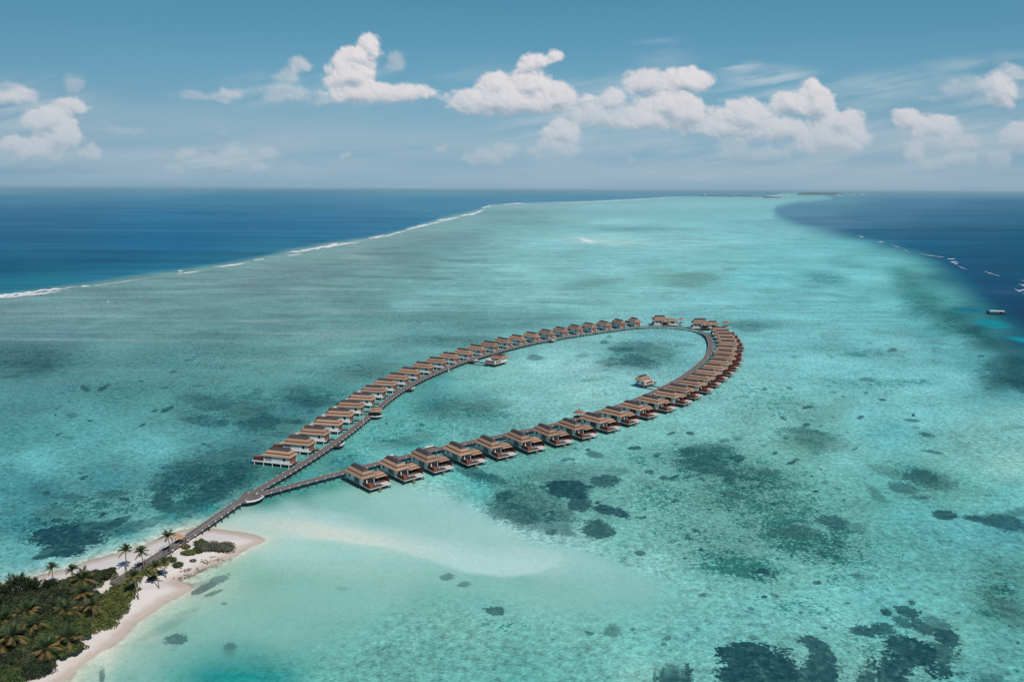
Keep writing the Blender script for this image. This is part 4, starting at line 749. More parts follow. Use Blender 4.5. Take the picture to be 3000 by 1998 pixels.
def place_villa(org, out, q, left, n):
    rz = math.atan2(out[1], out[0]); src = TL0 if left else TR0
    v = src if n == 0 else copy_tree(src); v.location = (org[0], org[1], 0); v.rotation_euler = (0, 0, rz)
    near = {0: ', nearest the beach with its deck in full view' if left else ', nearest the beach by the white sandbank'}.get(n, '')
    if left: lab = '%s white-walled villa from the beach in the row on the left jetty arm%s' % (ORD[n], near)
    else: lab = '%s brown-decked villa from the beach in the row on the right jetty arm%s' % (ORD[n], near)
    words = lab.split(); lab = ' '.join(words[:16])
    tag(v, lab, 'villa', 'villas on the left jetty arm' if left else 'villas on the right jetty arm')
    gap = float(np.dot(org - q, out)) - JW / 2 + .05
    gap = min(max(gap, 1.0), 12); a = MB(-1 if left else 1)
    a.box(-gap, -.51, -.2, .9, DZ - .22, DZ - .02); a.box(-gap, -.51, -1.6, -1.0, DZ - .22, DZ - .02); wk = a.build('walkway', M['deckdark'], v)
    a = MB(-1 if left else 1); a.box(-gap + .1, -.55, -.2, -.12, DZ + .7, DZ + .8); a.box(-gap + .1, -.55, .82, .9, DZ + .7, DZ + .8)
    for i in range(3):
        x = -gap + .3 + (gap - 1) * i / 2; a.box(x, x + .08, -.2, -.12, DZ - .02, DZ + .7); a.box(x, x + .08, .82, .9, DZ - .02, DZ + .7)
    a.build('handrail', M['rail'], wk); return v, rz
VPOS = []
for n, p in enumerate(VL):
    c = G(*p, DZ); q, T, out = frame_at(c); org = c + T * 2.75; q, T, out = frame_at(org + 0 * out); place_villa(org, out, q, True, n)
ri = []
for n, p in enumerate(VR):
    c = G(*p, 4.95); q, T, out = frame_at(c); org = c - out * 13.7 - T * 3.7; ri.append((org, out, q))
for p in VC:
    c = G(*p, 6.6); q, T, out = frame_at(c); ri.append((c - out * 6.35, out, q))
for n, (org, out, q) in enumerate(ri):
    if n > 0:   # copy the furniture-free template
        pass
    v, rz = place_villa(org, out, q, False, n); far_ = np.array([-out[1], out[0]])
    if n < 16:
        for k, (x, y, ob, nm) in enumerate(((14.3, -1.6, PA, 0), (15.2, 1.3, SB, 1), (15.2, 2.6, SB, 2))):
            e = ob if n == 0 and k < 2 else copy_tree(ob); p = org + out * x + far_ * y; e.location = (p[0], p[1], DZ); e.rotation_euler = (0, 0, rz + (math.pi if k else 0) + .12 * k)
            if k == 0: tag(e, 'closed white parasol on the deck of the %s villa from the beach, right arm' % ORD[n], 'parasol', 'closed parasols on the villa decks')
            elif k == 1: tag(e, 'blue-cushioned lounger beside the screen wall on the %s deck of the right arm' % ORD[n], 'sun lounger', 'sun loungers on the villa decks')
            else: tag(e, 'blue-cushioned lounger beside the pale sun deck on the %s deck, right arm' % ORD[n], 'sun lounger', 'sun loungers on the villa decks')
# ------------------------------------------------------------------ huts, suites, gazebos
def corner_frame(pc, pl, pr, z=DZ):
    c, l, r = (G(*p, z) for p in (pc, pl, pr)); u = (l - c); w_ = (r - c); return c, u, w_
def hut(pc, pl, pr, label, flip, name='spa_hut'):
    c, u, w_ = corner_frame(pc, pl, pr); lu, lw = np.linalg.norm(u), np.linalg.norm(w_); u = u / lu
    rz = math.atan2(u[1], u[0]); my = 1 if (u[0] * w_[1] - u[1] * w_[0]) > 0 else -1
    t = empty(name, (c[0], c[1], 0), rz); LX, LY = lu, max(lw, 9.0)
    a = MB(my); a.box(-.3, LX + .3, -.3, LY + .3, DZ - .3, DZ); a.build('deck', M['deckdark'], t)
    a = MB(my)
    for x in (.6, LX - .6):
        for y in (.6, LY / 2, LY - .6): a.tube((x, y, -1.5), (x, y, DZ - .3), .15)
    a.build('stilts', M['pile'], t)
    f = .48
    body, court = ((0, LX, LY * (1 - f), LY), (0, LX, 0, LY * (1 - f) - .01)) if not flip else ((LX * f, LX, 0, LY * .75), (0, LX * f - .01, 0, LY * .75))
    a = MB(my); a.box(*body, DZ + .001, 4.9); a.build('wall', M['wall'], t)
    a = MB(my); x0, x1, y0, y1 = court; w = .25
    a.box(x0, x1, y0, y0 + w, DZ + .001, 4.5); a.box(x0, x0 + w, y0 + w + .001, y1, DZ + .001, 4.5); a.box(x1 - w, x1, y0 + w + .001, y1, DZ + .001, 4.5)
    if flip: a.box(x0 + w + .001, x1 - w - .001, y1 - w, y1, DZ + .001, 4.5)
    a.build('courtyard_wall', M['wall'], t)
    a = MB(my); a.box(x0 + .6, x1 - .6, y0 - .06, y0 - .003, DZ + .6, 4.2); a.box(x0 - .06, x0 - .003, y0 + .8, y1 - .8, DZ + .5, 4.2); a.build('timber_panel', M['wood'], t)
    b0, b1, b2, b3 = body; a = MB(my); a.box((b0 + b1) / 2 - .6, (b0 + b1) / 2 + .6, b2 - .06, b2 - .003, DZ + .9, 4.1); a.build('window', M['glass'], t)
    roof_parts(t, b0 - .9, b1 + .9, b2 - .9, b3 + .9, 4.85, my, k=.72)
    cc = np.array([c[0], c[1]]) + u * LX / 2; q, T, out = frame_at(cc)
    d = cc - q; ln = np.linalg.norm(d) - JW / 2; d = d / np.linalg.norm(d); 
    mb = MB(); A_ = q + d * (JW / 2) - c; B_ = cc - c
    Q = np.array([A_, (A_ + B_) / 2, B_]); ca, sa = math.cos(-rz), math.sin(-rz); Q = np.stack([Q[:, 0] * ca - Q[:, 1] * sa, Q[:, 0] * sa + Q[:, 1] * ca], -1)
    strip(mb, Q, tang(Q), 2.2, DZ - .26, DZ - .02); mb.build('walkway', M['deckdark'], t)
    return tag(t, label, 'hut')
hut((1450, 1068), (1421, 1063), (1468, 1056), 'white box hut with orange timber screens standing inside the left jetty arm', False)
hut((1890, 1129), (1862, 1123), (1903, 1117), 'small white hut with thatched roof at the end of a footbridge inside the loop', True)
def gazebo(px, py, label, r=3.1, z=DZ, walk=True, hr=2.5):
    c = G(px, py, z); q, T, out = frame_at(c); t = empty('gazebo', (c[0], c[1], 0), math.atan2(T[1], T[0]))
    def ring(rr): return [(rr * math.cos(math.pi / 8 + k * math.pi / 4), rr * math.sin(math.pi / 8 + k * math.pi / 4)) for k in range(8)]
    a = MB(); poly_slab(a, ring(r), z - .3, z); fl = a.build('floor', M['deckdark'], t)
    a = MB(); ro, ri_ = ring(r + .12), ring(r + .003)
    for k in range(8):
        k2 = (k + 1) % 8; a.add([(*ro[k], z - .35), (*ro[k2], z - .35), (*ro[k2], z + .12), (*ro[k], z + .12), (*ri_[k], z - .35), (*ri_[k2], z - .35), (*ri_[k2], z + .12), (*ri_[k], z + .12)], [(0, 1, 2, 3), (5, 4, 7, 6), (3, 2, 6, 7), (1, 0, 4, 5)])
    a.build('fascia', M['white'], t)
    for k in range(0, 8, 2):
        a = MB(); x, y = ring(r - .4)[k]; a.tube((x, y, -1.5), (x, y, z + hr), .12); a.build('post', M['brown'], t)
    a = MB(); R1, R2, R3, R4 = ring(r + .6), ring(r * .55), ring(r * .66), ring(r * .12)
    def band(A, za, B, zb):
        n0 = [(x, y, za) for x, y in A] + [(x, y, zb) for x, y in B]; a.add(n0, [(k, (k + 1) % 8, (k + 1) % 8 + 8, k + 8) for k in range(8)] + [tuple(range(7, -1, -1)), tuple(range(8, 16))])
    band(R1, z + hr, R2, z + hr + .7); band(R3, z + hr + 1.0, R4, z + hr + 1.6); rf = a.build('roof', M['roof'], t)
    a = MB(); a.tube((0, 0, z + hr + .6), (0, 0, z + hr + .99), r * .56, n=8); a.build('roof_band', M['band'], rf)
    a = MB(); a.tube((0, 0, z + hr + 1.58), (0, 0, z + hr + 1.95), .5, .3, n=8); a.build('finial', M['cap'], rf)
    a = MB(); a.tube((0, 0, z + .01), (0, 0, z + .75), .6, n=10); a.build('table', M['brown'], t)
    return tag(t, label, 'gazebo')
gazebo(1102, 1215, 'octagonal thatched gazebo on the water side of the left jetty arm', 3.3)
gazebo(1697, 1222, 'octagonal thatched gazebo behind the villas, inside the right jetty arm', 3.2)
gazebo(1994, 947, 'tiny tiered gazebo standing between the two large villas at the far end', 3.0, hr=3.3)
gazebo(2127, 957, 'tiny tiered gazebo on the outer side of the right large end villa', 3.4, hr=3.6)
def suite(pa, pb, label, seed):
    A_, B_ = G(*pa, DZ), G(*pb, DZ); u = B_ - A_; LX = float(np.linalg.norm(u)); u = u / LX; rz = math.atan2(u[1], u[0])
    t = empty('large_villa', (A_[0], A_[1], 0), rz)
    a = MB(); a.box(-1.5, LX + 1.5, -1.2, 12, DZ - .3, DZ); a.box(LX * .35, LX * .7, -4.2, -1.201, DZ - .3, DZ); a.build('deck', M['deckdark'], t)
    a = MB(); a.box(-1.55, LX + 1.55, -1.35, -1.203, DZ - .55, DZ + .05); a.build('fascia', M['white'], t)
    for x in np.linspace(0, LX, 6):
        a = MB(); a.tube((x, -.8, -1.5), (x, -.8, DZ - .3), .18); a.build('stilt', M['pile'], t)
    a = MB(); a.box(0, LX * .62, 2, 10, DZ + .001, 5.6); a.box(LX * .62 + .01, LX, 0, 6.5, DZ + .001, 5.2); a.build('wall', M['wall'], t)
    a = MB(); a.box(LX * .36, LX * .60, 1.85, 1.99, DZ + .05, 5.2); a.build('timber_front', M['brown'], t)
    for x in (LX * .08, LX * .22):
        a = MB(); a.box(x, x + 1.3, 1.9, 1.99, DZ + .8, 4.6); a.build('window', M['glass'], t)
    a = MB(); a.box(LX * .75, LX * .9, -.1, -.003, DZ + .5, 4.4); a.build('window', M['glass'], t)
    a = MB(); a.box(LX * .33, LX * .37, .5, 1.8, DZ, 4.9); a.build('pillar', M['wall'], t)
    roof_parts(t, -1.4, LX * .66, .4, 11.4, 5.6, 1, k=1.15)
    roof_parts(t, LX * .55, LX + 1.3, -1.3, 7.4, 5.0, 1, k=.92, name='wing_roof', cap=seed > 0)
    roof_parts(t, LX * .36, LX * .58, -3.4, 1.4, 4.5, 1, k=.6, name='porch_roof', cap=False)
    return tag(t, label, 'villa')
suite((1919, 950), (1981, 950), 'large thatched villa at the far end of the loop, left of two', 0)
suite((2031, 959), (2103, 961), 'large thatched villa at the far end of the loop, right of two', 1)
# gate shelter over the jetty on the beach
c = G(524, 1592, DZ); t = empty('jetty_shelter', (c[0], c[1], 0), math.atan2(TT_[40][1], TT_[40][0]))
for x in (-1.0, 1.0):
    for y in (-1.85, 1.85): a = MB(); a.tube((x, y, .3), (x, y, DZ + 2.4), .1); a.build('post', M['brown'], t)
a = MB(); a.fr((-1.4, 1.4, -2.1, 2.1), DZ + 2.4, (-.5, .5, -.5, .5), DZ + 3.2); a.build('roof', mat('pale_thatch', (.48, .31, .17), .9, .15, 2), t)
a = MB()
for k in range(8): a.box(-.9 + .0, .9, -2.3 - k * .45 - .44, -2.3 - k * .45, DZ - .25 - k * .22, DZ - .1 - k * .22)
a.build('stair', M['brown'], t); tag(t, 'small thatched shelter with brown steps over the jetty at the beach', 'shelter')
# white poles
def pole():
    t = empty('white_pole'); a = MB(); a.tube((0, 0, -1.5), (0, 0, 2.2), .28, .24, n=8); a.build('base', M['white'], t); a = MB(); a.tube((0, 0, 2.2), (0, 0, 9.0), .10, .06); a.build('mast', M['white'], t)
    a = MB(); a.tube((0, 0, 9.0), (0, 0, 9.25), .16, .12, n=8); a.build('lamp', M['white'], t); return t
PO = pole(); PL = [((1065, 1250), 'white lamp pole in front of the fifth left-arm villa, by the gazebo'), ((1315, 1091), 'white lamp pole beside the jetty midway along the left arm'), ((1626, 1000), 'white lamp pole beside the bench platform far along the left arm'),
     ((1331, 1300), 'white lamp pole inside the loop behind the fourth right-arm villa'), ((1885, 1166), 'white lamp pole in the water near the hut with the footbridge'), ((1987, 964), 'white lamp pole before the left large end villa'), ((2056, 1064), 'white lamp pole at the inner bend of the jetty, far right')]
for k, (p, lb) in enumerate(PL):
    e = PO if k == 0 else copy_tree(PO); c = G(*p, 0); e.location = (c[0], c[1], 0); tag(e, lb, 'lamp pole', 'white lamp poles along the jetty')
# ------------------------------------------------------------------ boats and the far islands
c = G(2918, 921, 0); t = empty('passenger_boat', (c[0], c[1], 0), math.radians(-14))
a = MB(); N_ = 18; ring_ = []
for k in range(N_ + 1):
    u = k / N_; x = -8.5 + 17 * u; w = 2.0 * (math.sin(math.pi * min(1, .12 + u * .95)) ** .6 if u < .97 else .25); w = max(w, .15); sh_ = .9 * abs(2 * u - 1) ** 3 + (1.6 * max(0, .12 - u) / .12)
    ring_.append([(x, -w, 1.1 + sh_), (x, -w * .55, -.5), (x, w * .55, -.5), (x, w, 1.1 + sh_)])
vs = [p for r in ring_ for p in r]; fs = []
for k in range(N_):
    for j in range(3): fs.append((4 * k + j, 4 * k + 4 + j, 4 * k + 5 + j, 4 * k + 1 + j))
    fs.append((4 * k + 3, 4 * k + 7, 4 * k + 4, 4 * k))
fs += [(0, 1, 2, 3), (4 * N_ + 3, 4 * N_ + 2, 4 * N_ + 1, 4 * N_)]
a.add(vs, fs); a.build('hull', M['hull'], t)
a = MB(); a.box(-6, 7, -1.9, 1.9, 3.3, 3.5); a.fr((-6, 7, -1.9, 1.9), 3.501, (-5.6, 6.6, -1.3, 1.3), 3.75); a.build('canopy', M['white'], t)
for x in (-5.6, -2, 2, 6.4):
    for y in (-1.7, 1.7): a = MB(); a.tube((x, y, 1.0), (x, y, 3.3), .07, n=5); a.build('post', M['white'], t)
a = MB(); a.box(3, 5.5, -1.2, 1.2, 1.2, 2.9); a.build('cabin', M['hull'], t)
tag(t, 'dark wooden passenger boat with long white canopy on deep water at right', 'boat')
def ship(px, py, L_, label):
    c = G(px, py, 0); t = empty('white_ship', (c[0], c[1], 0), .15)
    a = MB(); a.fr((-L_ * .45, L_ * .42, -5, 5), -1, (-L_ * .5, L_ * .5, -6, 6), 6); a.build('hull', M['white'], t)
    a = MB(); a.fr((-L_ * .35, L_ * .25, -4.5, 4.5), 6.01, (-L_ * .3, L_ * .15, -4, 4), 16); a.build('superstructure', M['white'], t); tag(t, label, 'ship', 'white ships off the far island')
ship(2465, 574.5, 50, 'white ship near the horizon closest to the dark wooded island'); ship(2543, 573, 60, 'white ship near the horizon, middle of three right of the wooded island'); ship(2621, 574, 50, 'white ship near the horizon, the farthest right of three')
mfw = mat('distant_wood', (.085, .12, .10), .9, .2, .002)
def far_land(pts, h, name, label, sand=None):
    """low wooded island with an uneven tree line"""
    P = [G(x, y, 0) for x, y in pts]; c = np.mean(P, axis=0); n = 60; vs = []; fs = []
    Pc = np.array(P + P[:1]); s_ = np.concatenate([[0], np.cumsum(np.hypot(*np.diff(Pc, axis=0).T))]); u = np.linspace(0, s_[-1], n, endpoint=False)
    R_ = np.stack([np.interp(u, s_, Pc[:, i]) for i in (0, 1)], -1)
    t = empty(name, (c[0], c[1], 0))
    for f, z in ((1.0, 0), (.97, .6), (.9, .75), (.6, 1.0), (.3, .95)):
        for k in range(n):
            p = (R_[k] - c) * f; zz = z * h * (.75 + .8 * abs(float(fbm(np.array([k * .7]), np.array([f * 9.]), 5, 3)[0]))); vs.append((p[0], p[1], zz))
    m_ = len(vs) // n
    for r in range(m_ - 1):
        for k in range(n): k2 = (k + 1) % n; fs.append((r * n + k, r * n + k2, (r + 1) * n + k2, (r + 1) * n + k))
    fs.append(tuple((m_ - 1) * n + k for k in range(n)))
    a = MB(); a.add(vs, fs); a.build('woodland', mfw, t)
    a = MB(); pts2 = [tuple((R_[k] - c) * 1.03) for k in range(0, n, 2)]; poly_slab(a, ccw(pts2), -1, .8); a.build('beach', M['pale'], t)
    return tag(t, label, 'island')
far_land([(2334, 571.5), (2400, 571.8), (2472, 571.5), (2460, 566), (2400, 564.8), (2340, 566)], 38, 'wooded_island', 'dark wooded island low on the horizon at right')
far_land([(2236, 580.5), (2286, 580), (2290, 578), (2262, 577), (2236, 578)], 11, 'wooded_island', 'small green islet at the far tip of the pale reef')
far_land([(2045, 575.4), (2130, 576.2), (2240, 577.0), (2250, 575.5), (2150, 574.2), (2050, 574.2)], 12, 'wooded_island', 'long thin dark green island behind the reef surf, before the town')
for k, (x, y, w) in enumerate([(2121, 574.6, 70), (2153, 574.7, 90), (2066, 573.6, 50), (2262, 575, 90), (2275, 576, 120), (2290, 573, 100), (2302, 575.5, 60), (2284, 571, 130), (2312, 572.5, 80), (2210, 574, 60), (2440, 570.5, 110), (2456, 572, 90), (2500, 571, 130), (2526, 571.6, 100)]):
    c = G(x, y, 0); t = empty('distant_building', (c[0], c[1], 0), .3 * math.sin(k * 2.1)); h_ = 12 + 6 * (k % 3)
    a = MB(); a.box(-w / 2, w / 2, -10, 10, -1, h_); a.build('wall', M['white'], t); a = MB(); a.fr((-w / 2 - 2, w / 2 + 2, -12, 12), h_ + .01, (-w / 2 + 8, w / 2 - 8, -2, 2), h_ + 5); a.build('roof', M['pale'], t)
    tag(t, 'white speck of a building on the horizon by the far wooded islands', 'building', 'white buildings of the far island town')
#@@VEG
# ------------------------------------------------------------------ vegetation
V3 = np.array
def leaf_cloud(mb, c, r, n, size, flat=.75, mi=0, up=.35, stretch=1.0, seed=0):
    g = np.random.default_rng(seed)
    for _ in range(n):
        d = g.normal(size=3); d /= np.linalg.norm(d); d[2] = abs(d[2]) * (1 if g.random() < .85 else -1)
        rad = (.62 + .42 * g.random() ** .6); p = V3(c) + d * V3(r) * rad
        nrm = d * .8 + g.normal(size=3) * .5 + V3((0, 0, up)); nrm /= np.linalg.norm(nrm)
        a = np.cross(nrm, g.normal(size=3)); a /= np.linalg.norm(a) + 1e-9; b = np.cross(nrm, a)
        s_ = size * (.6 + .8 * g.random()); w_ = s_ * flat * .5; l_ = s_ * stretch * .5
        mb.mi = mi; mb.add([tuple(p - a * l_), tuple(p - b * w_ + nrm * s_ * .12), tuple(p + a * l_), tuple(p + b * w_ + nrm * s_ * .12)], [(0, 1, 2, 3)])
def bush(name, x, y, rx, ry, h, mt, label, cat='bush', group=None, n=None, size=.55, lobes=5, seed=0, z=None, twigs=False, sparse=1.0):
    g = np.random.default_rng(seed + 900); z = gz(x, y) if z is None else z
    t = empty(name, (x, y, z), 0); mb = MB(); n = n or int(150 * sparse * rx * ry * .5 + 140)
    leaf_cloud(mb, (0, 0, h * .42), (rx * .8, ry * .8, h * .55), int(n * 1.5), size, seed=seed)
    for k in range(lobes):
        a = 2 * math.pi * k / lobes + g.random(); f = .45 + .3 * g.random(); sc = .38 + .2 * g.random()
        leaf_cloud(mb, (rx * f * math.cos(a), ry * f * math.sin(a), h * (.42 + .28 * g.random())), (rx * sc, ry * sc, h * .38), int(n / lobes * .9), size, seed=seed + k + 1)
    mb.build('foliage', mt, t)
    mb = MB()
    for k in range(7 if not twigs else 26):
        a = g.random() * 6.28; f = g.random() * .75; mb.tube((rx * .2 * math.cos(a), ry * .2 * math.sin(a), -.1), (rx * f * math.cos(a), ry * f * math.sin(a), h * (.5 + .4 * g.random())), .06, .02, n=4, caps=False)
    mb.build('stems', M['twig'], t)
    return tag(t, label, cat, group)
def tree(x, y, h, rx, mt, label, seed, group=None, kind='broadleaf_tree', lean=.4, z=None):
    g = np.random.default_rng(seed + 50); z = gz(x, y) if z is None else z; t = empty(kind, (x, y, z), g.random() * 6)
    tp = V3((g.normal() * lean, g.normal() * lean, h * .5)); mb = MB(); mb.tube((0, 0, -.3), tuple(tp), .2, .13, n=7)
    for k in range(5):
        a = k * 1.3 + g.random(); mb.tube(tuple(tp * (.7 + .06 * k)), (tp[0] + rx * .55 * math.cos(a), tp[1] + rx * .55 * math.sin(a), h * (.65 + .2 * g.random())), .09, .03, n=5)
    mb.build('trunk', M['trunk'], t); mb = MB()
    for k in range(9):
        a = k * 2.4 + g.random(); f = rx * (.15 + .62 * (k / 9) ** .5); r = rx * (.30 + .18 * g.random())
        leaf_cloud(mb, (tp[0] + f * math.cos(a), tp[1] + f * math.sin(a), h * (.86 - .32 * (f / rx) + .12 * g.normal() * .6)), (r, r, r * .72), 170, .62, seed=seed * 13 + k)
    mb.build('crown', mt, t); return tag(t, label, 'tree', group)
def feathery(x, y, h, rx, label, seed, group=None):
    g = np.random.default_rng(seed + 77); z = gz(x, y); t = empty('feathery_tree', (x, y, z), 0); mb = MB(); mb.tube((0, 0, -.3), (.2, .1, h * .92), .18, .04, n=6)
    br = []
    for k in range(26):
        f = .25 + .72 * k / 26; a = k * 2.4; ln = rx * (1.1 - .75 * f) * (.8 + .4 * g.random()); e = V3((math.cos(a) * ln, math.sin(a) * ln, h * f + ln * .55)); s_ = V3((.2 * f, .1 * f, h * f * .95))
        mb.tube(tuple(s_), tuple(e), .04, .015, n=4, caps=False); br.append((s_, e))
    mb.build('trunk', M['pile'], t); mb = MB()
    for s_, e in br:
        for i in range(70):
            u = .15 + .9 * g.random(); p = s_ + (e - s_) * u + g.normal(size=3) * .28; d = (e - s_) / np.linalg.norm(e - s_) + g.normal(size=3) * .45 + V3((0, 0, .3)); d /= np.linalg.norm(d); l_ = .55 + .5 * g.random()
            b = np.cross(d, g.normal(size=3)); b /= np.linalg.norm(b); mb.add([tuple(p - b * .05), tuple(p + d * l_ * .5 - b * .13), tuple(p + d * l_), tuple(p + d * l_ * .5 + b * .13)], [(0, 1, 2, 3)])
    mb.build('crown', M['leafd'], t); return tag(t, label, 'tree', group)
def palm_meshes(seed, h, lean, nf=18, fl=3.4, dry=.2):
    g = np.random.default_rng(seed); tr = MB(); pts = []
    for k in range(9):
        u = k / 8; pts.append(V3((lean[0] * u ** 1.6, lean[1] * u ** 1.6, h * u)))
    for k in range(8): tr.tube(tuple(pts[k] - V3((0, 0, .3 if k == 0 else 0))), tuple(pts[k + 1]), .20 - .07 * k / 8, .20 - .07 * (k + 1) / 8, n=7, caps=k in (0, 7))
    top = pts[-1]; fr = MB(); dr = MB()
    def frond(mb, a, el, L_, droop):
        pr = None; n = 11; d = V3((math.cos(a), math.sin(a), 0)); sd = V3((-math.sin(a), math.cos(a), 0)); rib = []
        for i in range(n + 1):
            u = i / n; rib.append(top + d * (L_ * u * math.cos(el) * (1 - .12 * u)) + V3((0, 0, L_ * (u * math.sin(el) - droop * u * u))))
        for i in range(n):
            mb.tube(tuple(rib[i]), tuple(rib[i + 1]), .035, .03, n=3, caps=False)
            for q in (0, .5):
                p = rib[i] + (rib[i + 1] - rib[i]) * q; u = (i + q) / n; lw = L_ * .25 * math.sin(math.pi * min(.97, .12 + u * .86)) ** .7; fw = (rib[i + 1] - rib[i]); fw = fw / np.linalg.norm(fw)
                for s_ in (-1, 1):
                    e = p + sd * s_ * lw * .86 + fw * lw * .55 - V3((0, 0, lw * (.30 + .25 * g.random()))); w_ = fw * .085
                    mb.add([tuple(p - w_), tuple(p + w_), tuple(e)], [(0, 1, 2)])
    for k in range(nf):
        a = k * 2.39996 + g.random() * .3; u = k / nf; el = math.radians(74 - 72 * u + g.normal() * 9); frond(fr if u < 1 - dry else dr, a, el, fl * (.85 + .25 * g.random()), .24 + .22 * u + .08 * g.random())
    nuts = MB()
    for k in range(5):
        a = k * 1.3; p = top + V3((.22 * math.cos(a), .22 * math.sin(a), -.2)); nuts.tube(tuple(p), tuple(p - V3((0, 0, .28))), .12, .1, n=6)
    return [('trunk', tr.mesh('trunk', M['trunk'])), ('crown', fr.mesh('crown', M['palmg'])), ('dry_fronds', dr.mesh('dry_fronds', M['palmo'])), ('coconuts', nuts.mesh('coconuts', M['palmo']))]
PM = [palm_meshes(1, 7.4, (.5, .2), fl=3.3, dry=.15), palm_meshes(2, 7.0, (-.9, .5), fl=3.2, dry=.35), palm_meshes(3, 5.6, (.8, -.5), nf=24, fl=4.3, dry=.38), palm_meshes(4, 4.2, (.3, .5), nf=24, fl=4.5, dry=.42), palm_meshes(5, 9.0, (1.2, .6), nf=20, fl=3.8, dry=.1)]
def palm(px, py, k, label, rz=0.0, sc=1.0, group='coconut palms', zz=None):
    x, y = G(px, py, .8); z = gz(x, y); t = empty('palm_tree', (x, y, z), rz); t.scale = (sc,) * 3
    for nm, me in PM[k]: link_mesh(nm, me, t)
    return tag(t, label, 'palm', group)
palm(371, 1680, 0, 'slender palm alone on open sand left of the jetty, its crown fairly flat', 1.0)
palm(424, 1681, 0, 'slender palm with starry crown right of the lone flat-crowned one, by the jetty', 3.6, .98)
palm(503, 1634, 4, 'tall full-crowned dark green palm beside the thatched jetty shelter', 4.0, .86)
palm(466, 1722, 1, 'leaning palm with yellowing crown on the sand in front of the jetty', 0.2, .96)
palm(486, 1690, 1, 'ochre-fronded palm just behind the leaning one near the jetty', 2.2, .8)
palm(406, 1756, 1, 'palm at the edge of the green scrub throwing a shadow on the beach', .5, 1.05)
palm(158, 1724, 0, 'tall palm rising above the back shore behind the grove', 1.6, .85)
palm(219, 1730, 0, 'green palm at the back edge of the grove', 2.0, .85); palm(248, 1745, 3, 'wide spreading palm with orange fronds at the back of the grove', 1.1, 1.1)
palm(241, 1790, 2, 'brown-fronded palm in the middle of the grove below the path', .4, .95); palm(276, 1825, 2, 'brown-fronded palm at the front of the grove beside light scrub', 2.7, .85)
palm(197, 1828, 3, 'low palm with rusty fronds between two brown-fronded ones', 4.0, 1.05); palm(200, 1912, 3, 'big drooping palm with golden lower fronds at the beach front', 5.0, 1.05)
palm(146, 1946, 3, 'drooping golden palm beside the dark round bush', 2.1, 1.05); palm(54, 1932, 2, 'wide palm with golden fronds near the lower left corner', 3.3, 1.1)
palm(78, 1850, 2, 'rusty palm deep in the left part of the grove', 1.3, 1.0); palm(16, 1870, 3, 'golden palm at the left edge of the picture, upper', .9, 1.1); palm(10, 1925, 3, 'golden palm at the left edge of the picture, lower', 2.9, 1.1)
palm(-60, 1890, 4, 'tall palm outside the left edge of the grove', .7, 1); palm(120, 1880, 2, 'shaded palm between the dark trees, left of centre', 4.4, .95)
# feathery trees on the left
for k, (px, py, h, r, lb) in enumerate([(60, 1775, 8.5, 4.2, 'largest grey-green feathery tree, upper left of the grove'), (15, 1790, 7.5, 3.6, 'feathery tree at the left edge behind the grove'), (100, 1772, 7, 3.2, 'feathery tree right of the largest one'), (-50, 1790, 8, 4, 'feathery tree beyond the left edge'), (150, 1760, 5.5, 2.6, 'small feathery tree below the back-shore palm'), (-20, 1835, 8, 3.8, 'feathery tree deep at the left side')]):
    c = G(px, py, .8); feathery(float(c[0]), float(c[1]), h, r, lb, k, 'feathery trees')
# broadleaf trees filling the grove: position, height, spread, tone
GV = [(200, 1738, 4.5, 3.0, 'd'), (238, 1722, 4.2, 2.8, 'd'), (282, 1712, 3.8, 2.8, 'd'), (318, 1700, 3.2, 2.5, 'd'), (262, 1735, 3.8, 2.8, 'd'), (170, 1760, 5, 3.2, 'd'), (140, 1795, 6, 3.5, 'd'), (95, 1800, 6.5, 3.6, 'd'), (110, 1830, 6, 3.5, 'd'),
      (40, 1830, 6.5, 3.6, 'd'), (165, 1800, 5.5, 3.2, 'd'), (205, 1770, 4.6, 3.0, 'd'), (150, 1850, 5.2, 3.2, 'm'), (185, 1862, 4.6, 3.0, 'm'), (215, 1850, 4.2, 2.8, 'm'), (235, 1880, 3.6, 2.8, 'm'), (120, 1880, 5.2, 3.3, 'm'), (85, 1890, 5.2, 3.3, 'd'), (35, 1890, 5.6, 3.4, 'm'),
      (150, 1905, 4.4, 3.0, 'm'), (105, 1930, 4.4, 3.0, 'd'), (60, 1960, 3.8, 3.0, 'd'), (20, 1965, 3.8, 3.0, 'd'), (225, 1915, 2.8, 2.4, 'm'), (180, 1930, 3.2, 2.6, 'm'), (0, 1860, 6, 3.6, 'd'), (-40, 1880, 6, 3.6, 'm'), (-60, 1940, 5, 3.4, 'm'), (-30, 1990, 4, 3.2, 'm'), (90, 1965, 3.4, 2.6, 'd'), (-90, 1840, 6, 3.6, 'd'), (-110, 1900, 6, 3.6, 'd'), (250, 1790, 3.4, 2.8, 'm'), (225, 1808, 4.0, 2.8, 'd'), (75, 1795, 6.5, 3.6, 'd'), (130, 1770, 5.2, 3.2, 'd'), (180, 1780, 5, 3.1, 'd'), (60, 1860, 6, 3.5, 'd'), (0, 1810, 6.5, 3.6, 'd'), (190, 1830, 4.8, 3, 'm'), (170, 1890, 4.2, 3, 'm'), (130, 1915, 4.4, 3, 'm'), (0, 1900, 5.4, 3.3, 'd'), (265, 1775, 3.2, 2.6, 'm'), (85, 1925, 4.4, 3, 'm'), (210, 1885, 3.6, 2.8, 'm'), (240, 1850, 3.6, 2.6, 'm')]
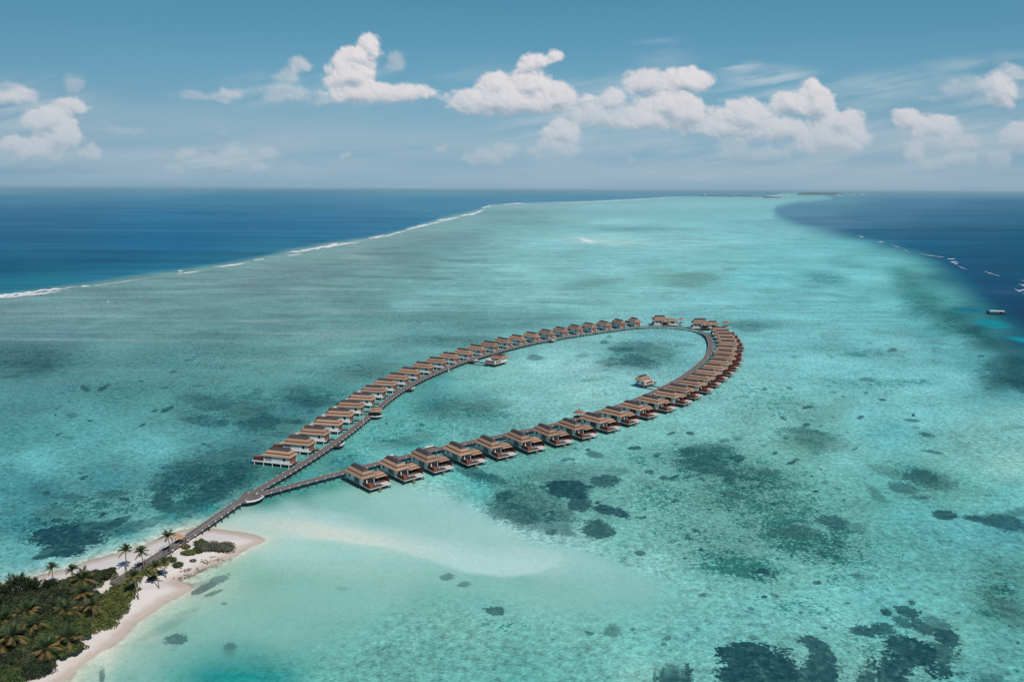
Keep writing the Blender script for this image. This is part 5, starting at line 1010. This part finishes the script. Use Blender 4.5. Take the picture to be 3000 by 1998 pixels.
for k, (px, py, h, r, tn) in enumerate(GV):
    c = G(px, py, .8); tree(float(c[0]), float(c[1]), h, r, M['leafd'] if tn == 'd' else M['leafm'], 'dark glossy-leaved tree in the dense grove on the island' if tn == 'd' else 'mid-green leafy tree in the dense grove on the island', k, 'dark trees of the grove' if tn == 'd' else 'mid-green trees of the grove')
def B(px, py, rx, ry, h, m_, label, **kw):
    c = G(px, py, .6); return bush('bush', float(c[0]), float(c[1]), rx, ry, h, M[m_], label, **kw)
B(108, 1978, 4.6, 3.8, 3.6, 'leafd', 'large dark rounded bush by the beach, lower left corner', seed=3, size=.4)
B(35, 1990, 3.6, 3.2, 2.6, 'leafm', 'bright green bush left of the dark rounded bush', seed=4)
B(522, 1662, 1.9, 1.5, 1.5, 'leafm', 'small round green bush alone on the sand below the jetty', seed=5, size=.35)
B(555, 1628, 2.6, 1.5, 1.3, 'leafl', 'low yellow-green bush beside the grey scrub on the spit', seed=6)
B(582, 1622, 2.2, 1.6, 1.7, 'leafm', 'green bush where the low one joins the grey scrub', seed=7)
B(612, 1614, 4.0, 2.6, 2.3, 'leafg', 'greyish twiggy bush on the spit, left part of the clump', seed=8, twigs=True, size=.4)
B(652, 1612, 4.6, 2.8, 2.6, 'leafg', 'big greyish twiggy bush by the tip of the sand spit', seed=9, twigs=True, size=.4)
B(590, 1603, 2.4, 1.8, 1.9, 'leafm', 'green crown at the back of the twiggy clump', seed=10)
B(447, 1700, 1.6, 1.1, 1.0, 'leafm', 'tiny green bush on the sand left of the leaning palm', seed=12, size=.35)
B(566, 1645, 1.3, .8, .7, 'leafg', 'tiny dry bush between two clumps on the spit', seed=13, size=.3, twigs=True)
B(545, 1612, 1.6, 1.1, 1.0, 'leafl', 'small yellow-green bush at the foot of the brown steps', seed=14, size=.35)
B(500, 1650, 2.2, 1.5, 1.6, 'leafm', 'green bush under the full-crowned palm by the shelter', seed=15, size=.4)
B(478, 1660, 2.0, 1.3, 1.4, 'leafl', 'ochre-green bush between shelter and leaning palm', seed=16, size=.4)
# low beach scrub: nobody could count it
def scrub(name, polys, mt, label, seed, hgt=1.1, dens=.34, size=.6):
    g = np.random.default_rng(seed); mb = MB()
    for poly in polys:
        P = np.array([G(x, y, .7) for x, y in poly]); lo, hi = P.min(0), P.max(0); area = (hi[0] - lo[0]) * (hi[1] - lo[1])
        for _ in range(int(area * dens)):
            x, y = lo + g.random(2) * (hi - lo)
            if sdist(np.array([x]), np.array([y]), P)[0] < .3 + .5 * g.random(): continue
            z = gz(x, y); r = .9 + .7 * g.random(); h = hgt * (.6 + .9 * g.random()); leaf_cloud(mb, (x, y, z + h * .35), (r, r, h * .8), 46, size, seed=int(g.integers(1e9)))
    o = mb.build(name, mt); return tag(o, label, kind='stuff')
scrub('scrub', [[(345, 1706), (372, 1688), (415, 1672), (455, 1650), (470, 1655), (468, 1680), (462, 1690), (440, 1694), (425, 1688), (418, 1700), (415, 1720), (392, 1752), (380, 1775), (365, 1795), (350, 1822), (300, 1848), (262, 1868), (240, 1870), (225, 1840), (240, 1790), (285, 1755), (325, 1735)]],
      M['leafl'], 'low yellow-green beach scrub between the jetty and the sand', 1, 1.0, .95)
scrub('undergrowth', [[(180, 1740), (215, 1715), (280, 1682), (342, 1684), (345, 1700), (318, 1728), (290, 1742), (262, 1755), (235, 1790), (230, 1850), (240, 1885), (180, 1940), (120, 1990), (20, 2040), (-150, 2060), (-150, 1820), (0, 1790), (100, 1780)]],
      M['leafm'], 'tangled green undergrowth beneath the trees of the grove', 2, 1.3, .36, .65)
scrub('beach_creeper', [[(345, 1800), (372, 1780), (388, 1770), (375, 1800), (345, 1830), (310, 1852), (300, 1840)], [(150, 1960), (230, 1905), (255, 1880), (262, 1890), (240, 1915), (190, 1945)]], M['leafl'], 'patchy creeper spilling onto the sand at the scrub edge', 3, .35, .30, .45)
# pieces of drift weed and stones on the spit
mb = MB(); g = np.random.default_rng(5)
for (px, py, n, sp) in ((560, 1690, 60, 16), (590, 1672, 50, 14), (530, 1696, 30, 8), (545, 1672, 30, 10), (636, 1640, 30, 10), (600, 1648, 20, 8)):
    for _ in range(n):
        x, y = G(px + g.normal() * sp, py + g.normal() * sp * .3, .1); z = gz(x, y)
        if z < -.3: continue
        s_ = .12 + .3 * g.random(); mb.fr((x - s_, x + s_, y - s_, y + s_), z - .1, (x - s_ * .5, x + s_ * .6, y - s_ * .6, y + s_ * .5), z + s_ * .5)
tag(mb.build('coral_rubble', M['twig']), 'dark coral rubble and weed scattered along the waterline of the spit', kind='stuff')
# ------------------------------------------------------------------ air between here and the horizon
mb = MB(); mb.box(-84200, 84200, -300, 83900, -3.2, 126); hz_ = bpy.data.materials.new('sea_haze'); t = nt(hz_); t.nodes.remove(t.nodes['Principled BSDF'])
pv = node(t, 'ShaderNodeVolumePrincipled'); pv.inputs['Color'].default_value = (.52, .80, .92, 1); pv.inputs['Density'].default_value = 2.2e-5
t.links.new(pv.outputs[0], t.nodes['Material Output'].inputs['Volume'])
tag(mb.build('haze', hz_), 'thin pale sea haze veiling the far reef and horizon', kind='stuff')
